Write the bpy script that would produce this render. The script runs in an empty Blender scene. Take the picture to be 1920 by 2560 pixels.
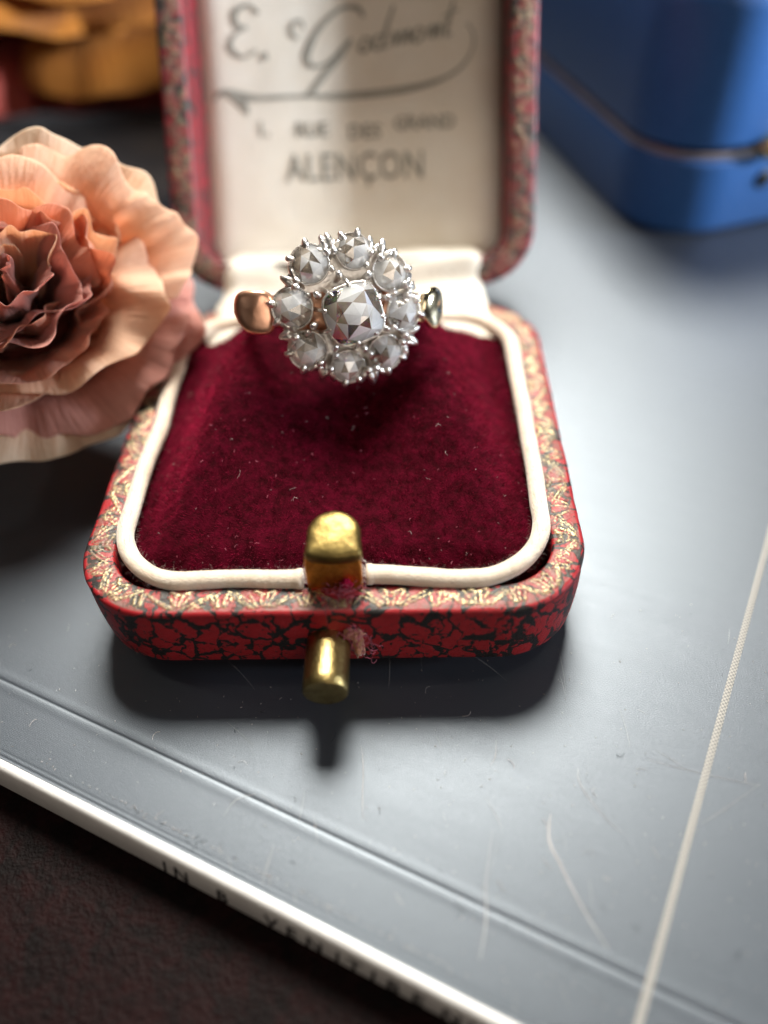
import bpy, math, random
import numpy as np
from mathutils import Vector, Matrix, noise as mnoise

# ------------------------------------------------------------------ scene: 1 unit = 1 cm
SC = bpy.context.scene
SC.unit_settings.system = 'METRIC'
SC.unit_settings.scale_length = 0.01
SC.unit_settings.length_unit = 'CENTIMETERS'
rnd = random.Random(7)
rng = np.random.default_rng(7)
COL = SC.collection
D = 4.64          # depth of the ring box
W = 4.5           # width of the ring box
HB = 0.757        # height of the ring box base
# ------------------------------------------------------------------ camera
RT = Vector((0.99928182, 0.0080077, -0.03703666))
UP = Vector((0.01748431, 0.76970502, 0.63816023))
FW = Vector((-0.0336175, 0.63834948, -0.76901223))
CAM = Vector((0.70164606, -3.3253264, 6.37301315))
cd = bpy.data.cameras.new('camera')
cam = bpy.data.objects.new('camera', cd)
COL.objects.link(cam)
cd.sensor_fit = 'VERTICAL'
cd.sensor_height = 36
cd.sensor_width = 36
cd.lens = 1905 / 2560 * 36
cd.clip_start = 0.05
cd.clip_end = 500
M = Matrix((( RT.x, UP.x, -FW.x), (RT.y, UP.y, -FW.y), (RT.z, UP.z, -FW.z))).to_4x4()
M.translation = CAM
cam.matrix_world = M
cd.dof.use_dof = True
cd.dof.focus_distance = 6.85
cd.dof.aperture_fstop = (cd.lens * 1e-3) / (2 * 0.165)
cd.dof.aperture_blades = 0
SC.camera = cam
# ------------------------------------------------------------------ light
SC.view_settings.view_transform = 'Standard'
SC.view_settings.look = 'None'
SC.view_settings.gamma = 1
SC.view_settings.exposure = 0
wd = bpy.data.worlds.new('World')
SC.world = wd
wd.use_nodes = True
bg = wd.node_tree.nodes['Background']
bg.inputs['Color'].default_value = (1.0, 0.86, 0.74, 1)
bg.inputs['Strength'].default_value = 0.022


def area(name, direction, dist, target, w, h, power, color):
    ld = bpy.data.lights.new(name, 'AREA')
    ld.shape = 'ELLIPSE'
    ld.size = w
    ld.size_y = h
    ld.energy = power
    ld.color = color
    o = bpy.data.objects.new(name, ld)
    COL.objects.link(o)
    d = Vector(direction).normalized()
    o.location = Vector(target) + d * dist
    o.rotation_euler = d.to_track_quat('Z', 'Y').to_euler()
    return o


el, az = math.radians(55.5), math.radians(4)
area('ceiling_lamp', (math.sin(az) * math.cos(el), math.cos(az) * math.cos(el), math.sin(el)), 45, (0, 1.5, 0), 19, 19, 52000, (1.0, 0.95, 0.86))
area('window', (0.94, -0.13, 0.25), 60, (0, 4, 1.5), 5, 9, 19000, (0.80, 0.89, 1.0))
area('front_fill', (0.38, -0.76, 0.64), 60, (0, 1.0, 0.5), 46, 34, 8600, (1.0, 0.86, 0.72))  # added unseen fill in front, reflected by the facets and metal
# added unseen spot at the right, cone kept to lid and blue box
sl = bpy.data.lights.new('side_spot', 'SPOT')
sl.energy = 460000; sl.color = (0.86, 0.93, 1.0); sl.shadow_soft_size = 3.0; sl.spot_size = math.radians(9.0); sl.spot_blend = 0.45
so = bpy.data.objects.new('side_spot', sl); COL.objects.link(so)
sdir = Vector((0.94, -0.15, 0.27)).normalized()
so.location = Vector((1.0, 8.3, 3.3)) + sdir * 60
so.rotation_euler = sdir.to_track_quat('Z', 'Y').to_euler()
for dv, pw, sz in (((-.7, .25, .8), 900, 2.2), ((.45, .1, 1.0), 1100, 2.2), ((-.15, -.35, 1.0), 700, 2.5), ((-.55, -.6, .55), 500, 2.5), ((.1, .75, .9), 900, 2.0), ((.7, .5, .9), 600, 1.8), ((-.3, .1, 1.0), 600, 1.8)):
    area('sparkle_lamp', dv, 70, (0, 2.5, 1), sz * 2.4, sz * 2.4, pw * .75, (1.0, 0.93, 0.82))  # added unseen lamps that give the stones their flashes

SC.render.engine = 'CYCLES'
cy = SC.cycles
cy.max_bounces = 14
cy.transmission_bounces = 12
cy.glossy_bounces = 8
cy.diffuse_bounces = 4
cy.caustics_reflective = True
cy.caustics_refractive = True
cy.blur_glossy = 0.3
cy.sample_clamp_indirect = 6
cy.sample_clamp_direct = 0
cy.use_denoising = True

# ------------------------------------------------------------------ transforms
# the ring box leans back a little: its front edge is lifted by 3 degrees
BOX = Matrix.Translation((0, D, 0)) @ Matrix.Rotation(math.radians(-3), 4, 'X') @ Matrix.Translation((0, -D, HB))
AL = math.radians(33.467)
LID_O = Vector((0.057, D + 0.303, 0.07))
LU = Vector((0, math.sin(AL), math.cos(AL)))
LN = Vector((0, -math.cos(AL), math.sin(AL)))
LID = Matrix(((1, 0, 0, LID_O.x), (0, LU.y, LN.y, LID_O.y), (0, LU.z, LN.z, LID_O.z), (0, 0, 0, 1)))
LIDP = LID  # lid frame inside the box frame: x across, y up the lid, z out of its open side


# ------------------------------------------------------------------ helpers
def tag(o, label=None, cat=None, group=None, kind=None):
    if label: o['label'] = label
    if cat: o['category'] = cat
    if group: o['group'] = group
    if kind: o['kind'] = kind
    return o


def thing(name, loc, label, cat, mat=None, group=None):
    o = bpy.data.objects.new(name, None)
    o.empty_display_size = 0.2
    COL.objects.link(o)
    if mat is not None: o.matrix_world = mat
    else: o.location = loc
    return tag(o, label, cat, group)


def mesh_obj(name, verts, faces, mat, parent=None, smooth=True, uv=None, attrs=None, pre=None):
    v = np.asarray(verts, dtype=float).reshape(-1, 3)
    if pre is not None:
        m = np.array(pre)
        v = v @ m[:3, :3].T + m[:3, 3]
    me = bpy.data.meshes.new(name)
    me.from_pydata(v.tolist(), [], [tuple(int(i) for i in f) for f in faces])
    if uv is not None:
        uvl = me.uv_layers.new(name='UVMap')
        li = np.empty(len(me.loops), dtype=np.int32)
        me.loops.foreach_get('vertex_index', li)
        uvl.data.foreach_set('uv', np.asarray(uv, dtype=np.float32)[li].ravel())
    if attrs:
        for k, a in attrs.items():
            at_ = me.attributes.new(k, 'FLOAT', 'POINT')
            at_.data.foreach_set('value', np.asarray(a, dtype=np.float32))
    if smooth: me.polygons.foreach_set('use_smooth', [True] * len(me.polygons))
    if mat: me.materials.append(mat)
    me.update()
    o = bpy.data.objects.new(name, me)
    COL.objects.link(o)
    if parent: o.parent = parent
    return o


def grid_faces(nu, nv, close_u=False, close_v=False, flip=False):
    F = []
    for i in range(nu if close_u else nu - 1):
        for j in range(nv if close_v else nv - 1):
            a, b = i * nv + j, ((i + 1) % nu) * nv + j
            c_, d_ = ((i + 1) % nu) * nv + (j + 1) % nv, i * nv + (j + 1) % nv
            F.append((a, d_, c_, b) if flip else (a, b, c_, d_))
    return F


def rrect(x0, x1, y0, y1, R, step=0.1, start=None):
    """rounded rectangle, counter-clockwise from the middle of the front side; returns points, outward normals, arc length"""
    P, N = [], []
    def line(a, b, n):
        L = math.dist(a, b); k = max(1, int(L / step))
        for i in range(k):
            t = i / k; P.append((a[0] + (b[0] - a[0]) * t, a[1] + (b[1] - a[1]) * t)); N.append(n)
    def arc(cx, cy, t0):
        k = max(6, int(R * math.pi / 2 / step))
        for i in range(k):
            t = math.radians(t0 + 90 * i / k); P.append((cx + R * math.cos(t), cy + R * math.sin(t))); N.append((math.cos(t), math.sin(t)))
    xm = (x0 + x1) / 2
    line((xm, y0), (x1 - R, y0), (0, -1)); arc(x1 - R, y0 + R, -90)
    line((x1, y0 + R), (x1, y1 - R), (1, 0)); arc(x1 - R, y1 - R, 0)
    line((x1 - R, y1), (x0 + R, y1), (0, 1)); arc(x0 + R, y1 - R, 90)
    line((x0, y1 - R), (x0, y0 + R), (-1, 0)); arc(x0 + R, y0 + R, 180)
    line((x0 + R, y0), (xm, y0), (0, -1))
    P, N = np.array(P), np.array(N)
    seg = np.linalg.norm(np.roll(P, -1, 0) - P, axis=1)
    S = np.concatenate([[0], np.cumsum(seg)[:-1]])
    return P, N, S, seg.sum()


def fbm(p, scale=1.0, octs=4, seed=0.0):
    p = np.asarray(p, float)
    return np.array([mnoise.fractal(Vector((a[0] * scale + seed, a[1] * scale - seed, a[2] * scale + 2 * seed)), 1.0, 2.0, octs) for a in p])


def tube(path, rad, sides=8, closed=False, flat=1.0):
    """swept tube; rad a number or a list"""
    P = [Vector(p) for p in path]
    n = len(P); V = []
    prev = None
    for i, p in enumerate(P):
        a = P[(i - 1) % n] if (closed or i > 0) else p
        b = P[(i + 1) % n] if (closed or i < n - 1) else p
        t = (b - a).normalized()
        if prev is None:
            x = t.cross(Vector((0, 0, 1)))
            if x.length < 1e-3: x = t.cross(Vector((0, 1, 0)))
        else:
            x = prev - t * prev.dot(t)
        x.normalize(); prev = x
        y = t.cross(x)
        r = rad[i] if hasattr(rad, '__len__') else rad
        for k in range(sides):
            w = 2 * math.pi * k / sides
            V.append(p + x * (r * math.cos(w)) + y * (r * flat * math.sin(w)))
    F = grid_faces(n, sides, closed, True)
    if not closed:
        F.append(tuple(range(sides))); F.append(tuple((n - 1) * sides + k for k in reversed(range(sides))))
    return V, F


class MB:
    def __init__(s): s.v = []; s.f = []
    def add(s, v, f, m=None):
        o = len(s.v)
        s.v += [tuple((m @ Vector(p)) if m is not None else p) for p in v]
        s.f += [tuple(i + o for i in q) for q in f]
    def obj(s, name, mat, parent=None, smooth=True, pre=None):
        return mesh_obj(name, s.v, s.f, mat, parent, smooth, pre=pre)


def lathe(prof, n=24):
    V = []
    for i in range(n):
        a = 2 * math.pi * i / n
        for r, z in prof: V.append((r * math.cos(a), r * math.sin(a), z))
    k = len(prof)
    F = grid_faces(n, k, True, False)
    return V, F


# ------------------------------------------------------------------ materials
def mat(name):
    m = bpy.data.materials.new(name); m.use_nodes = True
    nt = m.node_tree; nt.nodes.clear()
    out = nt.nodes.new('ShaderNodeOutputMaterial')
    return m, nt, out


class N:
    def __init__(s, nt): s.nt = nt
    def __call__(s, typ, ins=None, **kw):
        n = s.nt.nodes.new('ShaderNode' + typ)
        for k, v in kw.items(): setattr(n, k, v)
        for k, v in (ins or {}).items():
            sock = n.inputs[k]
            if isinstance(v, bpy.types.NodeSocket): s.nt.links.new(v, sock)
            else: sock.default_value = v
        return n
    def ramp(s, fac, stops, interp='LINEAR'):
        n = s.nt.nodes.new('ShaderNodeValToRGB'); cr = n.color_ramp; cr.interpolation = interp
        while len(cr.elements) < len(stops): cr.elements.new(0.5)
        for e, (p, c) in zip(cr.elements, stops):
            e.position = p; e.color = (*c, 1) if len(c) == 3 else c
        s.nt.links.new(fac, n.inputs[0]); return n.outputs[0]
    def math(s, op, a, b=0.0, c=0.0):
        n = s.nt.nodes.new('ShaderNodeMath'); n.operation = op
        for i, v in enumerate((a, b, c)):
            if isinstance(v, bpy.types.NodeSocket): s.nt.links.new(v, n.inputs[i])
            else: n.inputs[i].default_value = v
        return n.outputs[0]
    def mix(s, f, a, b, blend='MIX'):
        n = s.nt.nodes.new('ShaderNodeMix'); n.data_type = 'RGBA'; n.blend_type = blend
        for i, v in ((0, f), (6, a), (7, b)):
            if isinstance(v, bpy.types.NodeSocket): s.nt.links.new(v, n.inputs[i])
            else: n.inputs[i].default_value = v if i == 0 else (*v, 1)
        return n.outputs[2]
    def vscale(s, v, xyz, add=None):
        n = s.nt.nodes.new('ShaderNodeVectorMath'); n.operation = 'MULTIPLY'
        s.nt.links.new(v, n.inputs[0]); n.inputs[1].default_value = xyz
        return n.outputs[0]
    def vadd(s, a, b):
        n = s.nt.nodes.new('ShaderNodeVectorMath'); n.operation = 'ADD'
        s.nt.links.new(a, n.inputs[0]); s.nt.links.new(b, n.inputs[1]); return n.outputs[0]


def warp(n, co, scale, amt, detail=4):
    w = n('TexNoise', {'Vector': co, 'Scale': scale, 'Detail': detail})
    c = n.nt.nodes.new('ShaderNodeVectorMath'); c.operation = 'SUBTRACT'
    n.nt.links.new(w.outputs['Color'], c.inputs[0]); c.inputs[1].default_value = (.5, .5, .5)
    return n.vadd(co, n.vscale(c.outputs[0], (amt, amt, amt)))


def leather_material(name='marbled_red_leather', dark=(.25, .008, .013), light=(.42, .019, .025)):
    m, nt, out = mat(name); n = N(nt)
    uv = n('UVMap').outputs[0]
    co = warp(n, uv, 3.0, 0.35); co = warp(n, co, 11.0, 0.10, 6)
    v1 = n('TexVoronoi', {'Vector': n.vscale(co, (1.25, .85, 1)), 'Scale': 4.2, 'Randomness': 1.0}, feature='DISTANCE_TO_EDGE').outputs['Distance']
    v2 = n('TexVoronoi', {'Vector': n.vscale(co, (1.0, 1.0, 1)), 'Scale': 8.0}, feature='DISTANCE_TO_EDGE').outputs['Distance']
    nz = n('TexNoise', {'Vector': uv, 'Scale': 5.0, 'Detail': 8.0, 'Roughness': .72}).outputs['Fac']
    nz2 = n('TexNoise', {'Vector': uv, 'Scale': 16.0, 'Detail': 3.0, 'Roughness': .6}).outputs['Fac']
    a = n.math('ADD', v1, n.math('MULTIPLY', n.math('SUBTRACT', nz, .5), .60))
    b = n.math('ADD', n.math('MULTIPLY', v2, 1.5), n.math('MULTIPLY', n.math('SUBTRACT', nz, .42), 1.1))
    sp = n.math('ADD', n.math('MULTIPLY', nz2, 1.0), -0.27)
    d = n.math('MINIMUM', n.math('MINIMUM', a, b), sp)
    mask = n.ramp(d, [(0.062, (0, 0, 0)), (0.078, (1, 1, 1))])
    tint = n.mix(nz2, dark, light)
    col = n.mix(mask, (.014, .012, .012), tint)
    gold = n('Attribute', attribute_name='gold').outputs['Fac']
    gn = n('TexNoise', {'Vector': uv, 'Scale': 34.0, 'Detail': 3.0}).outputs['Fac']
    gm = n.math('MULTIPLY', gold, n.ramp(gn, [(0.44, (0, 0, 0)), (0.56, (1, 1, 1))]))
    wear = n('TexNoise', {'Vector': uv, 'Scale': 1.3, 'Detail': 2.0}).outputs['Fac']
    gm = n.math('MULTIPLY', gm, n.ramp(wear, [(0.34, (.25, .25, .25)), (0.52, (1, 1, 1))]))
    rim_ = n('Attribute', attribute_name='rim').outputs['Fac']
    col = n.mix(n.math('MULTIPLY', rim_, n.ramp(nz, [(.42, (0, 0, 0)), (.62, (.75,) * 3)])), col, (.13, .11, .085))  # rim colour greyed to beige in place of the lamp's glare
    rim_glare = n.math('MULTIPLY', gold, .72)
    col = n.mix(rim_glare, col, (.17, .145, .11))  # same painted glare around the gold lines
    col = n.mix(gm, col, (.52, .42, .23))
    bump = n('Bump', {'Height': n.math('ADD', n.math('MULTIPLY', mask, .35), n.math('ADD', n.math('MULTIPLY', nz, .7), n.math('MULTIPLY', gn, .18))), 'Strength': .55, 'Distance': .03})
    p = n('BsdfPrincipled', {'Base Color': col, 'Metallic': gm, 'Roughness': n.math('ADD', .36, n.math('MULTIPLY', gn, .16)), 'Normal': bump.outputs[0], 'Specular IOR Level': .42})
    nt.links.new(p.outputs[0], out.inputs[0]); return m


def cloth_material(name, color, color2, rough=.75, sheen=.3, rib=None, bump=.3, scale=60, spec=.2, uvuse=True, trans=0):
    m, nt, out = mat(name); n = N(nt)
    co = n('UVMap').outputs[0] if uvuse else n('TexCoord').outputs['Object']
    nz = n('TexNoise', {'Vector': co, 'Scale': 2.2, 'Detail': 5.0}).outputs['Fac']
    fz = n('TexNoise', {'Vector': n.vscale(co, rib or (1, 1, 1)), 'Scale': scale, 'Detail': 2.0}).outputs['Fac']
    col = n.mix(n.ramp(nz, [(.35, (0, 0, 0)), (.7, (1, 1, 1))]), color, color2)
    col = n.mix(n.math('MULTIPLY', n.ramp(fz, [(.3, (1, 1, 1)), (.6, (0, 0, 0))]), .22), col, tuple(c * .6 for c in color))
    b = n('Bump', {'Height': fz, 'Strength': bump, 'Distance': .02})
    p = n('BsdfPrincipled', {'Base Color': col, 'Roughness': rough, 'Specular IOR Level': spec, 'Sheen Weight': sheen, 'Sheen Roughness': .4, 'Normal': b.outputs[0]})
    if trans: p.inputs['Subsurface Weight'].default_value = trans; p.inputs['Subsurface Radius'].default_value = (.1, .06, .04)
    nt.links.new(p.outputs[0], out.inputs[0]); return m


def velvet_material():
    m, nt, out = mat('crimson_velvet'); n = N(nt)
    co = n('TexCoord').outputs['Object']
    big = n('TexNoise', {'Vector': co, 'Scale': 1.6, 'Detail': 4.0, 'Roughness': .6}).outputs['Fac']
    fine = n('TexNoise', {'Vector': co, 'Scale': 42.0, 'Detail': 4.0, 'Roughness': .7}).outputs['Fac']
    mid = n('TexNoise', {'Vector': co, 'Scale': 9.0, 'Detail': 4.0, 'Roughness': .65}).outputs['Fac']
    col = n.mix(n.ramp(mid, [(.35, (0, 0, 0)), (.7, (1, 1, 1))]), (.020, .0003, .002), (.070, .0008, .009))
    h = n.math('ADD', n.math('MULTIPLY', fine, .6), n.math('MULTIPLY', mid, .8))
    b = n('Bump', {'Height': h, 'Strength': .6, 'Distance': .04})
    p = n('BsdfPrincipled', {'Base Color': col, 'Roughness': .9, 'Specular IOR Level': .05, 'Sheen Weight': 1.0, 'Sheen Roughness': .28, 'Sheen Tint': (.85, .03, .12, 1), 'Normal': b.outputs[0]})
    nt.links.new(p.outputs[0], out.inputs[0]); return m


def metal(name, color, rough=.15, color2=None, scale=6, bump=.1, bscale=14, brush=None, streak=None):
    m, nt, out = mat(name); n = N(nt)
    co = n('TexCoord').outputs['Object']
    nz = n('TexNoise', {'Vector': n.vscale(co, brush or (1, 1, 1)), 'Scale': scale, 'Detail': 5.0, 'Roughness': .65}).outputs['Fac']
    f2 = n('TexNoise', {'Vector': co, 'Scale': bscale, 'Detail': 4.0}).outputs['Fac']
    col = n.mix(n.ramp(nz, [(.42, (0, 0, 0)), (.66, (1, 1, 1))]), color, color2 or color)
    b = n('Bump', {'Height': f2, 'Strength': bump, 'Distance': .02})
    p = n('BsdfPrincipled', {'Base Color': col, 'Metallic': 1.0, 'Roughness': n.math('ADD', rough, n.math('MULTIPLY', nz, .12)), 'Normal': b.outputs[0]})
    nt.links.new(p.outputs[0], out.inputs[0]); return m


def diamond_material(name, tint=(1, 1, 1), inclusions=0.0, fire=False, cloud=(.04, .22)):
    m, nt, out = mat(name); n = N(nt)
    if fire:
        gs = [n('BsdfGlass', {'Color': (*c, 1), 'Roughness': 0.0, 'IOR': i}) for c, i in (((tint[0], 0, 0), 2.38), ((0, tint[1], 0), 2.42), ((0, 0, tint[2]), 2.47))]
        a = n('AddShader'); nt.links.new(gs[0].outputs[0], a.inputs[0]); nt.links.new(gs[1].outputs[0], a.inputs[1])
        b = n('AddShader'); nt.links.new(a.outputs[0], b.inputs[0]); nt.links.new(gs[2].outputs[0], b.inputs[1])
        sh = b.outputs[0]
    else:
        co = n('TexCoord').outputs['Object']
        nz = n('TexNoise', {'Vector': co, 'Scale': 26.0, 'Detail': 3.0}).outputs['Fac']
        bp = n('Bump', {'Height': nz, 'Strength': inclusions, 'Distance': .01})
        sh = n('BsdfGlass', {'Color': (*tint, 1), 'Roughness': 0.02 + inclusions * .05, 'IOR': 1.90, 'Normal': bp.outputs[0]}).outputs[0]
    co = n('TexCoord').outputs['Object']
    cl = n('TexNoise', {'Vector': co, 'Scale': 12.0, 'Detail': 5.0, 'Roughness': .7}).outputs['Fac']
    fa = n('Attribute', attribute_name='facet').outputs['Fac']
    df = n('BsdfPrincipled', {'Base Color': n.mix(n.ramp(fa, [(.30, (0, 0, 0)), (.52, (1, 1, 1))]), (.70, .56, .45), (.98 * tint[0], .975 * tint[1], .965 * tint[2])), 'Roughness': .08, 'IOR': 2.2, 'Subsurface Weight': 1.0, 'Subsurface Radius': (1, 1, 1), 'Subsurface Scale': .45})  # facet colour and milky share painted in for refracted light
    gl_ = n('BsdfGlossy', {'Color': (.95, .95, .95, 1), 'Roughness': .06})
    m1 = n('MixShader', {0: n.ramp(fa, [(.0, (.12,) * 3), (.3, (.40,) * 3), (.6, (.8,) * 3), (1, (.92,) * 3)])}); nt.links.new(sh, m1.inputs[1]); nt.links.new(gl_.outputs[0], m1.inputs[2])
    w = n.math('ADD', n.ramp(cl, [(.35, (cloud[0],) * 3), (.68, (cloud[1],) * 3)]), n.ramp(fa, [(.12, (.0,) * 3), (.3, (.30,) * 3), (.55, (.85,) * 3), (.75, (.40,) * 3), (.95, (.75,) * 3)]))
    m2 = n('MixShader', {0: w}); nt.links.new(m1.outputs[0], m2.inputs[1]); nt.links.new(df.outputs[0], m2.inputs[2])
    nt.links.new(m2.outputs[0], out.inputs[0]); return m


def plain(name, color, rough=.6, spec=.3, color2=None, scale=5, bump=.1, bscale=40):
    m, nt, out = mat(name); n = N(nt)
    co = n('TexCoord').outputs['Object']
    nz = n('TexNoise', {'Vector': co, 'Scale': scale, 'Detail': 5.0}).outputs['Fac']
    f = n('TexNoise', {'Vector': co, 'Scale': bscale, 'Detail': 3.0}).outputs['Fac']
    col = n.mix(n.ramp(nz, [(.35, (0, 0, 0)), (.65, (1, 1, 1))]), color, color2 or tuple(c * .75 for c in color))
    b = n('Bump', {'Height': f, 'Strength': bump, 'Distance': .02})
    p = n('BsdfPrincipled', {'Base Color': col, 'Roughness': rough, 'Specular IOR Level': spec, 'Normal': b.outputs[0]})
    nt.links.new(p.outputs[0], out.inputs[0]); return m


def petal_material(name, base, mid, edge, vein, trans=.52):
    m, nt, out = mat(name); n = N(nt)
    uv = n('UVMap').outputs[0]
    sx = n('SeparateXYZ', {'Vector': uv})
    nz = n('TexNoise', {'Vector': n('TexCoord').outputs['Object'], 'Scale': 1.7, 'Detail': 4.0}).outputs['Fac']
    fac = n.math('ADD', sx.outputs[1], n.math('MULTIPLY', n.math('SUBTRACT', nz, .5), .55))
    col = n.ramp(fac, [(.05, base), (.55, mid), (.97, edge)])
    vn = n('TexNoise', {'Vector': n.vscale(uv, (14, 1.6, 1)), 'Scale': 3.0, 'Detail': 5.0}).outputs['Fac']
    col = n.mix(n.math('MULTIPLY', n.ramp(vn, [(.45, (0, 0, 0)), (.8, (1, 1, 1))]), .28), col, vein)
    b = n('Bump', {'Height': n.math('ADD', vn, n('TexNoise', {'Vector': n('TexCoord').outputs['Object'], 'Scale': 5.5, 'Detail': 6.0, 'Roughness': .6}).outputs['Fac']), 'Strength': .7, 'Distance': .05})
    p = n('BsdfPrincipled', {'Base Color': col, 'Roughness': .55, 'Specular IOR Level': .3, 'Sheen Weight': .2, 'Normal': b.outputs[0]})
    t = n('BsdfTranslucent', {'Color': col})
    mx = n('MixShader', {0: trans}); nt.links.new(p.outputs[0], mx.inputs[1]); nt.links.new(t.outputs[0], mx.inputs[2])
    nt.links.new(mx.outputs[0], out.inputs[0]); return m


M_LEATHER = leather_material()
M_LEATHER_LID = leather_material('darkened_lid_leather', (.13, .006, .012), (.22, .014, .022))  # same leather as the base, colour darkened against the strong lid light
M_RED = plain('red_paper_lining', (.42, .03, .05), .45, .4, (.30, .018, .03), 3, .3, 24)
M_CORD = cloth_material('cream_silk_cord', (.80, .70, .58), (.74, .60, .46), .55, .5, (1, 9, 1), .45, 9, .3)
M_SILK = cloth_material('cream_silk', (.72, .675, .59), (.68, .62, .52), .65, .0, (1, 1, 1), .25, 30, .35)
M_VELVET = velvet_material()
M_SILVER = metal('worn_silver', (.94, .92, .90), .24, (.76, .72, .66), 9, .5, 30)
M_GOLD = metal('rose_gold', (.90, .52, .36), .26, (.82, .44, .28), 3, .12, 8, (1, 1, 6))
M_WGOLD = metal('pale_gold', (.88, .78, .55), .08, (.80, .66, .42), 3, .1, 8)
M_BRASS = metal('tarnished_brass', (.24, .175, .06), .36, (.15, .11, .04), 7, .35, 16)
M_BRASS2 = metal('polished_brass', (.42, .32, .13), .26, (.28, .20, .075), 9, .35, 30, (1, .25, 1))
M_BRASSY = metal('bright_orange_brass', (.85, .44, .09), .34, (.60, .27, .05), 8, .6, 34)
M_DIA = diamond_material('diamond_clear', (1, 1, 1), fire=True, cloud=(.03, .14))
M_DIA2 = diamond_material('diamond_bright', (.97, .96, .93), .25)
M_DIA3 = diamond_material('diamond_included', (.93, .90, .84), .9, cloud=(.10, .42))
M_INK = plain('dark_green_ink', (.31, .30, .26), .6, .2)
M_BOOKWHITE = plain('white_book_board', (.82, .82, .80), .28, .5, (.74, .73, .72), 4, .1, 20)
M_BLACKINK = plain('black_ink', (.01, .01, .014), .4, .4)
M_FRAY = cloth_material('torn_leather_fibre', (.42, .17, .09), (.55, .30, .22), .85, .3, None, .9, 26, .1, uvuse=False)
M_FIBRE = plain('pale_fibre', (.52, .46, .44), .7, .2)
M_FIBRE_PINK = plain('pink_fibre', (.50, .14, .20), .7, .2)
M_BLUE = None

# ================================================================== RING BOX
box = thing('ring_box', None, 'open small red marbled leather ring box with gold tooled rim, crimson velvet and brass catch', 'ring box', BOX)


def tooling(s, t, L, seed=3):
    """relief and gold of the stamped border; s along, t across in 0..1 (0 outside)"""
    r = random.Random(seed)
    width = .27
    per = L / round(L / .36)
    s = s % L
    x = s; y = t * width
    segs = []
    k = int(round(L / per))
    for i in range(k):
        c0 = (i + .5) * per
        # fan of four leaves
        for a in (-.42, -.14, .14, .42):
            if r.random() < .12: continue
            a2 = a + r.uniform(-.10, .10)
            segs.append((c0 + a2 * .10, .04 + r.uniform(0, .03), c0 + a2 * .26, .235 + r.uniform(-.06, .015), .0085))
        # slanting double lines between the fans
        dr = 1 if i % 2 else -1
        e = c0 + per * .5
        for off in (-.035, 0, .035):
            segs.append((e + off - dr * .11, .03 + r.uniform(0, .02), e + off + dr * .11 + r.uniform(-.03, .03), .25 - r.uniform(0, .06), .007))
        for _ in range(3):
            xx, yy, an = c0 + r.uniform(-.18, .18), r.uniform(.05, .22), r.uniform(0, 3.1)
            segs.append((xx, yy, xx + .05 * math.cos(an), yy + .05 * math.sin(an), .006))
        segs.append((e - dr * .16, .2, e - dr * .10, .24, .018))
    d = np.full(s.shape, 9.0)
    for (x0, y0, x1, y1, w) in segs:
        for sh in (0, -L, L):
            if x1 + sh < -.4 or x0 + sh > L + .4: continue
            xs0, xs1 = x0 + sh, x1 + sh
            sel = np.where(np.abs(x - (xs0 + xs1) / 2) < .3)[0]
            if not len(sel): continue
            dx, dy = xs1 - xs0, y1 - y0
            tt = np.clip(((x[sel] - xs0) * dx + (y[sel] - y0) * dy) / (dx * dx + dy * dy), 0, 1)
            bead = 1 + .25 * np.sin(tt * 38)
            dd = np.hypot(x[sel] - xs0 - tt * dx, y[sel] - y0 - tt * dy) / (w * bead)
            d[sel] = np.minimum(d[sel], dd)
    gold = np.clip(1.35 - d, 0, 1)
    gold = np.clip(gold * 2.2, 0, 1)
    h = .011 * np.exp(-(d ** 2)) - .008 * np.exp(-((d - 1.7) ** 2) / .25)
    return h, gold


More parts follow.
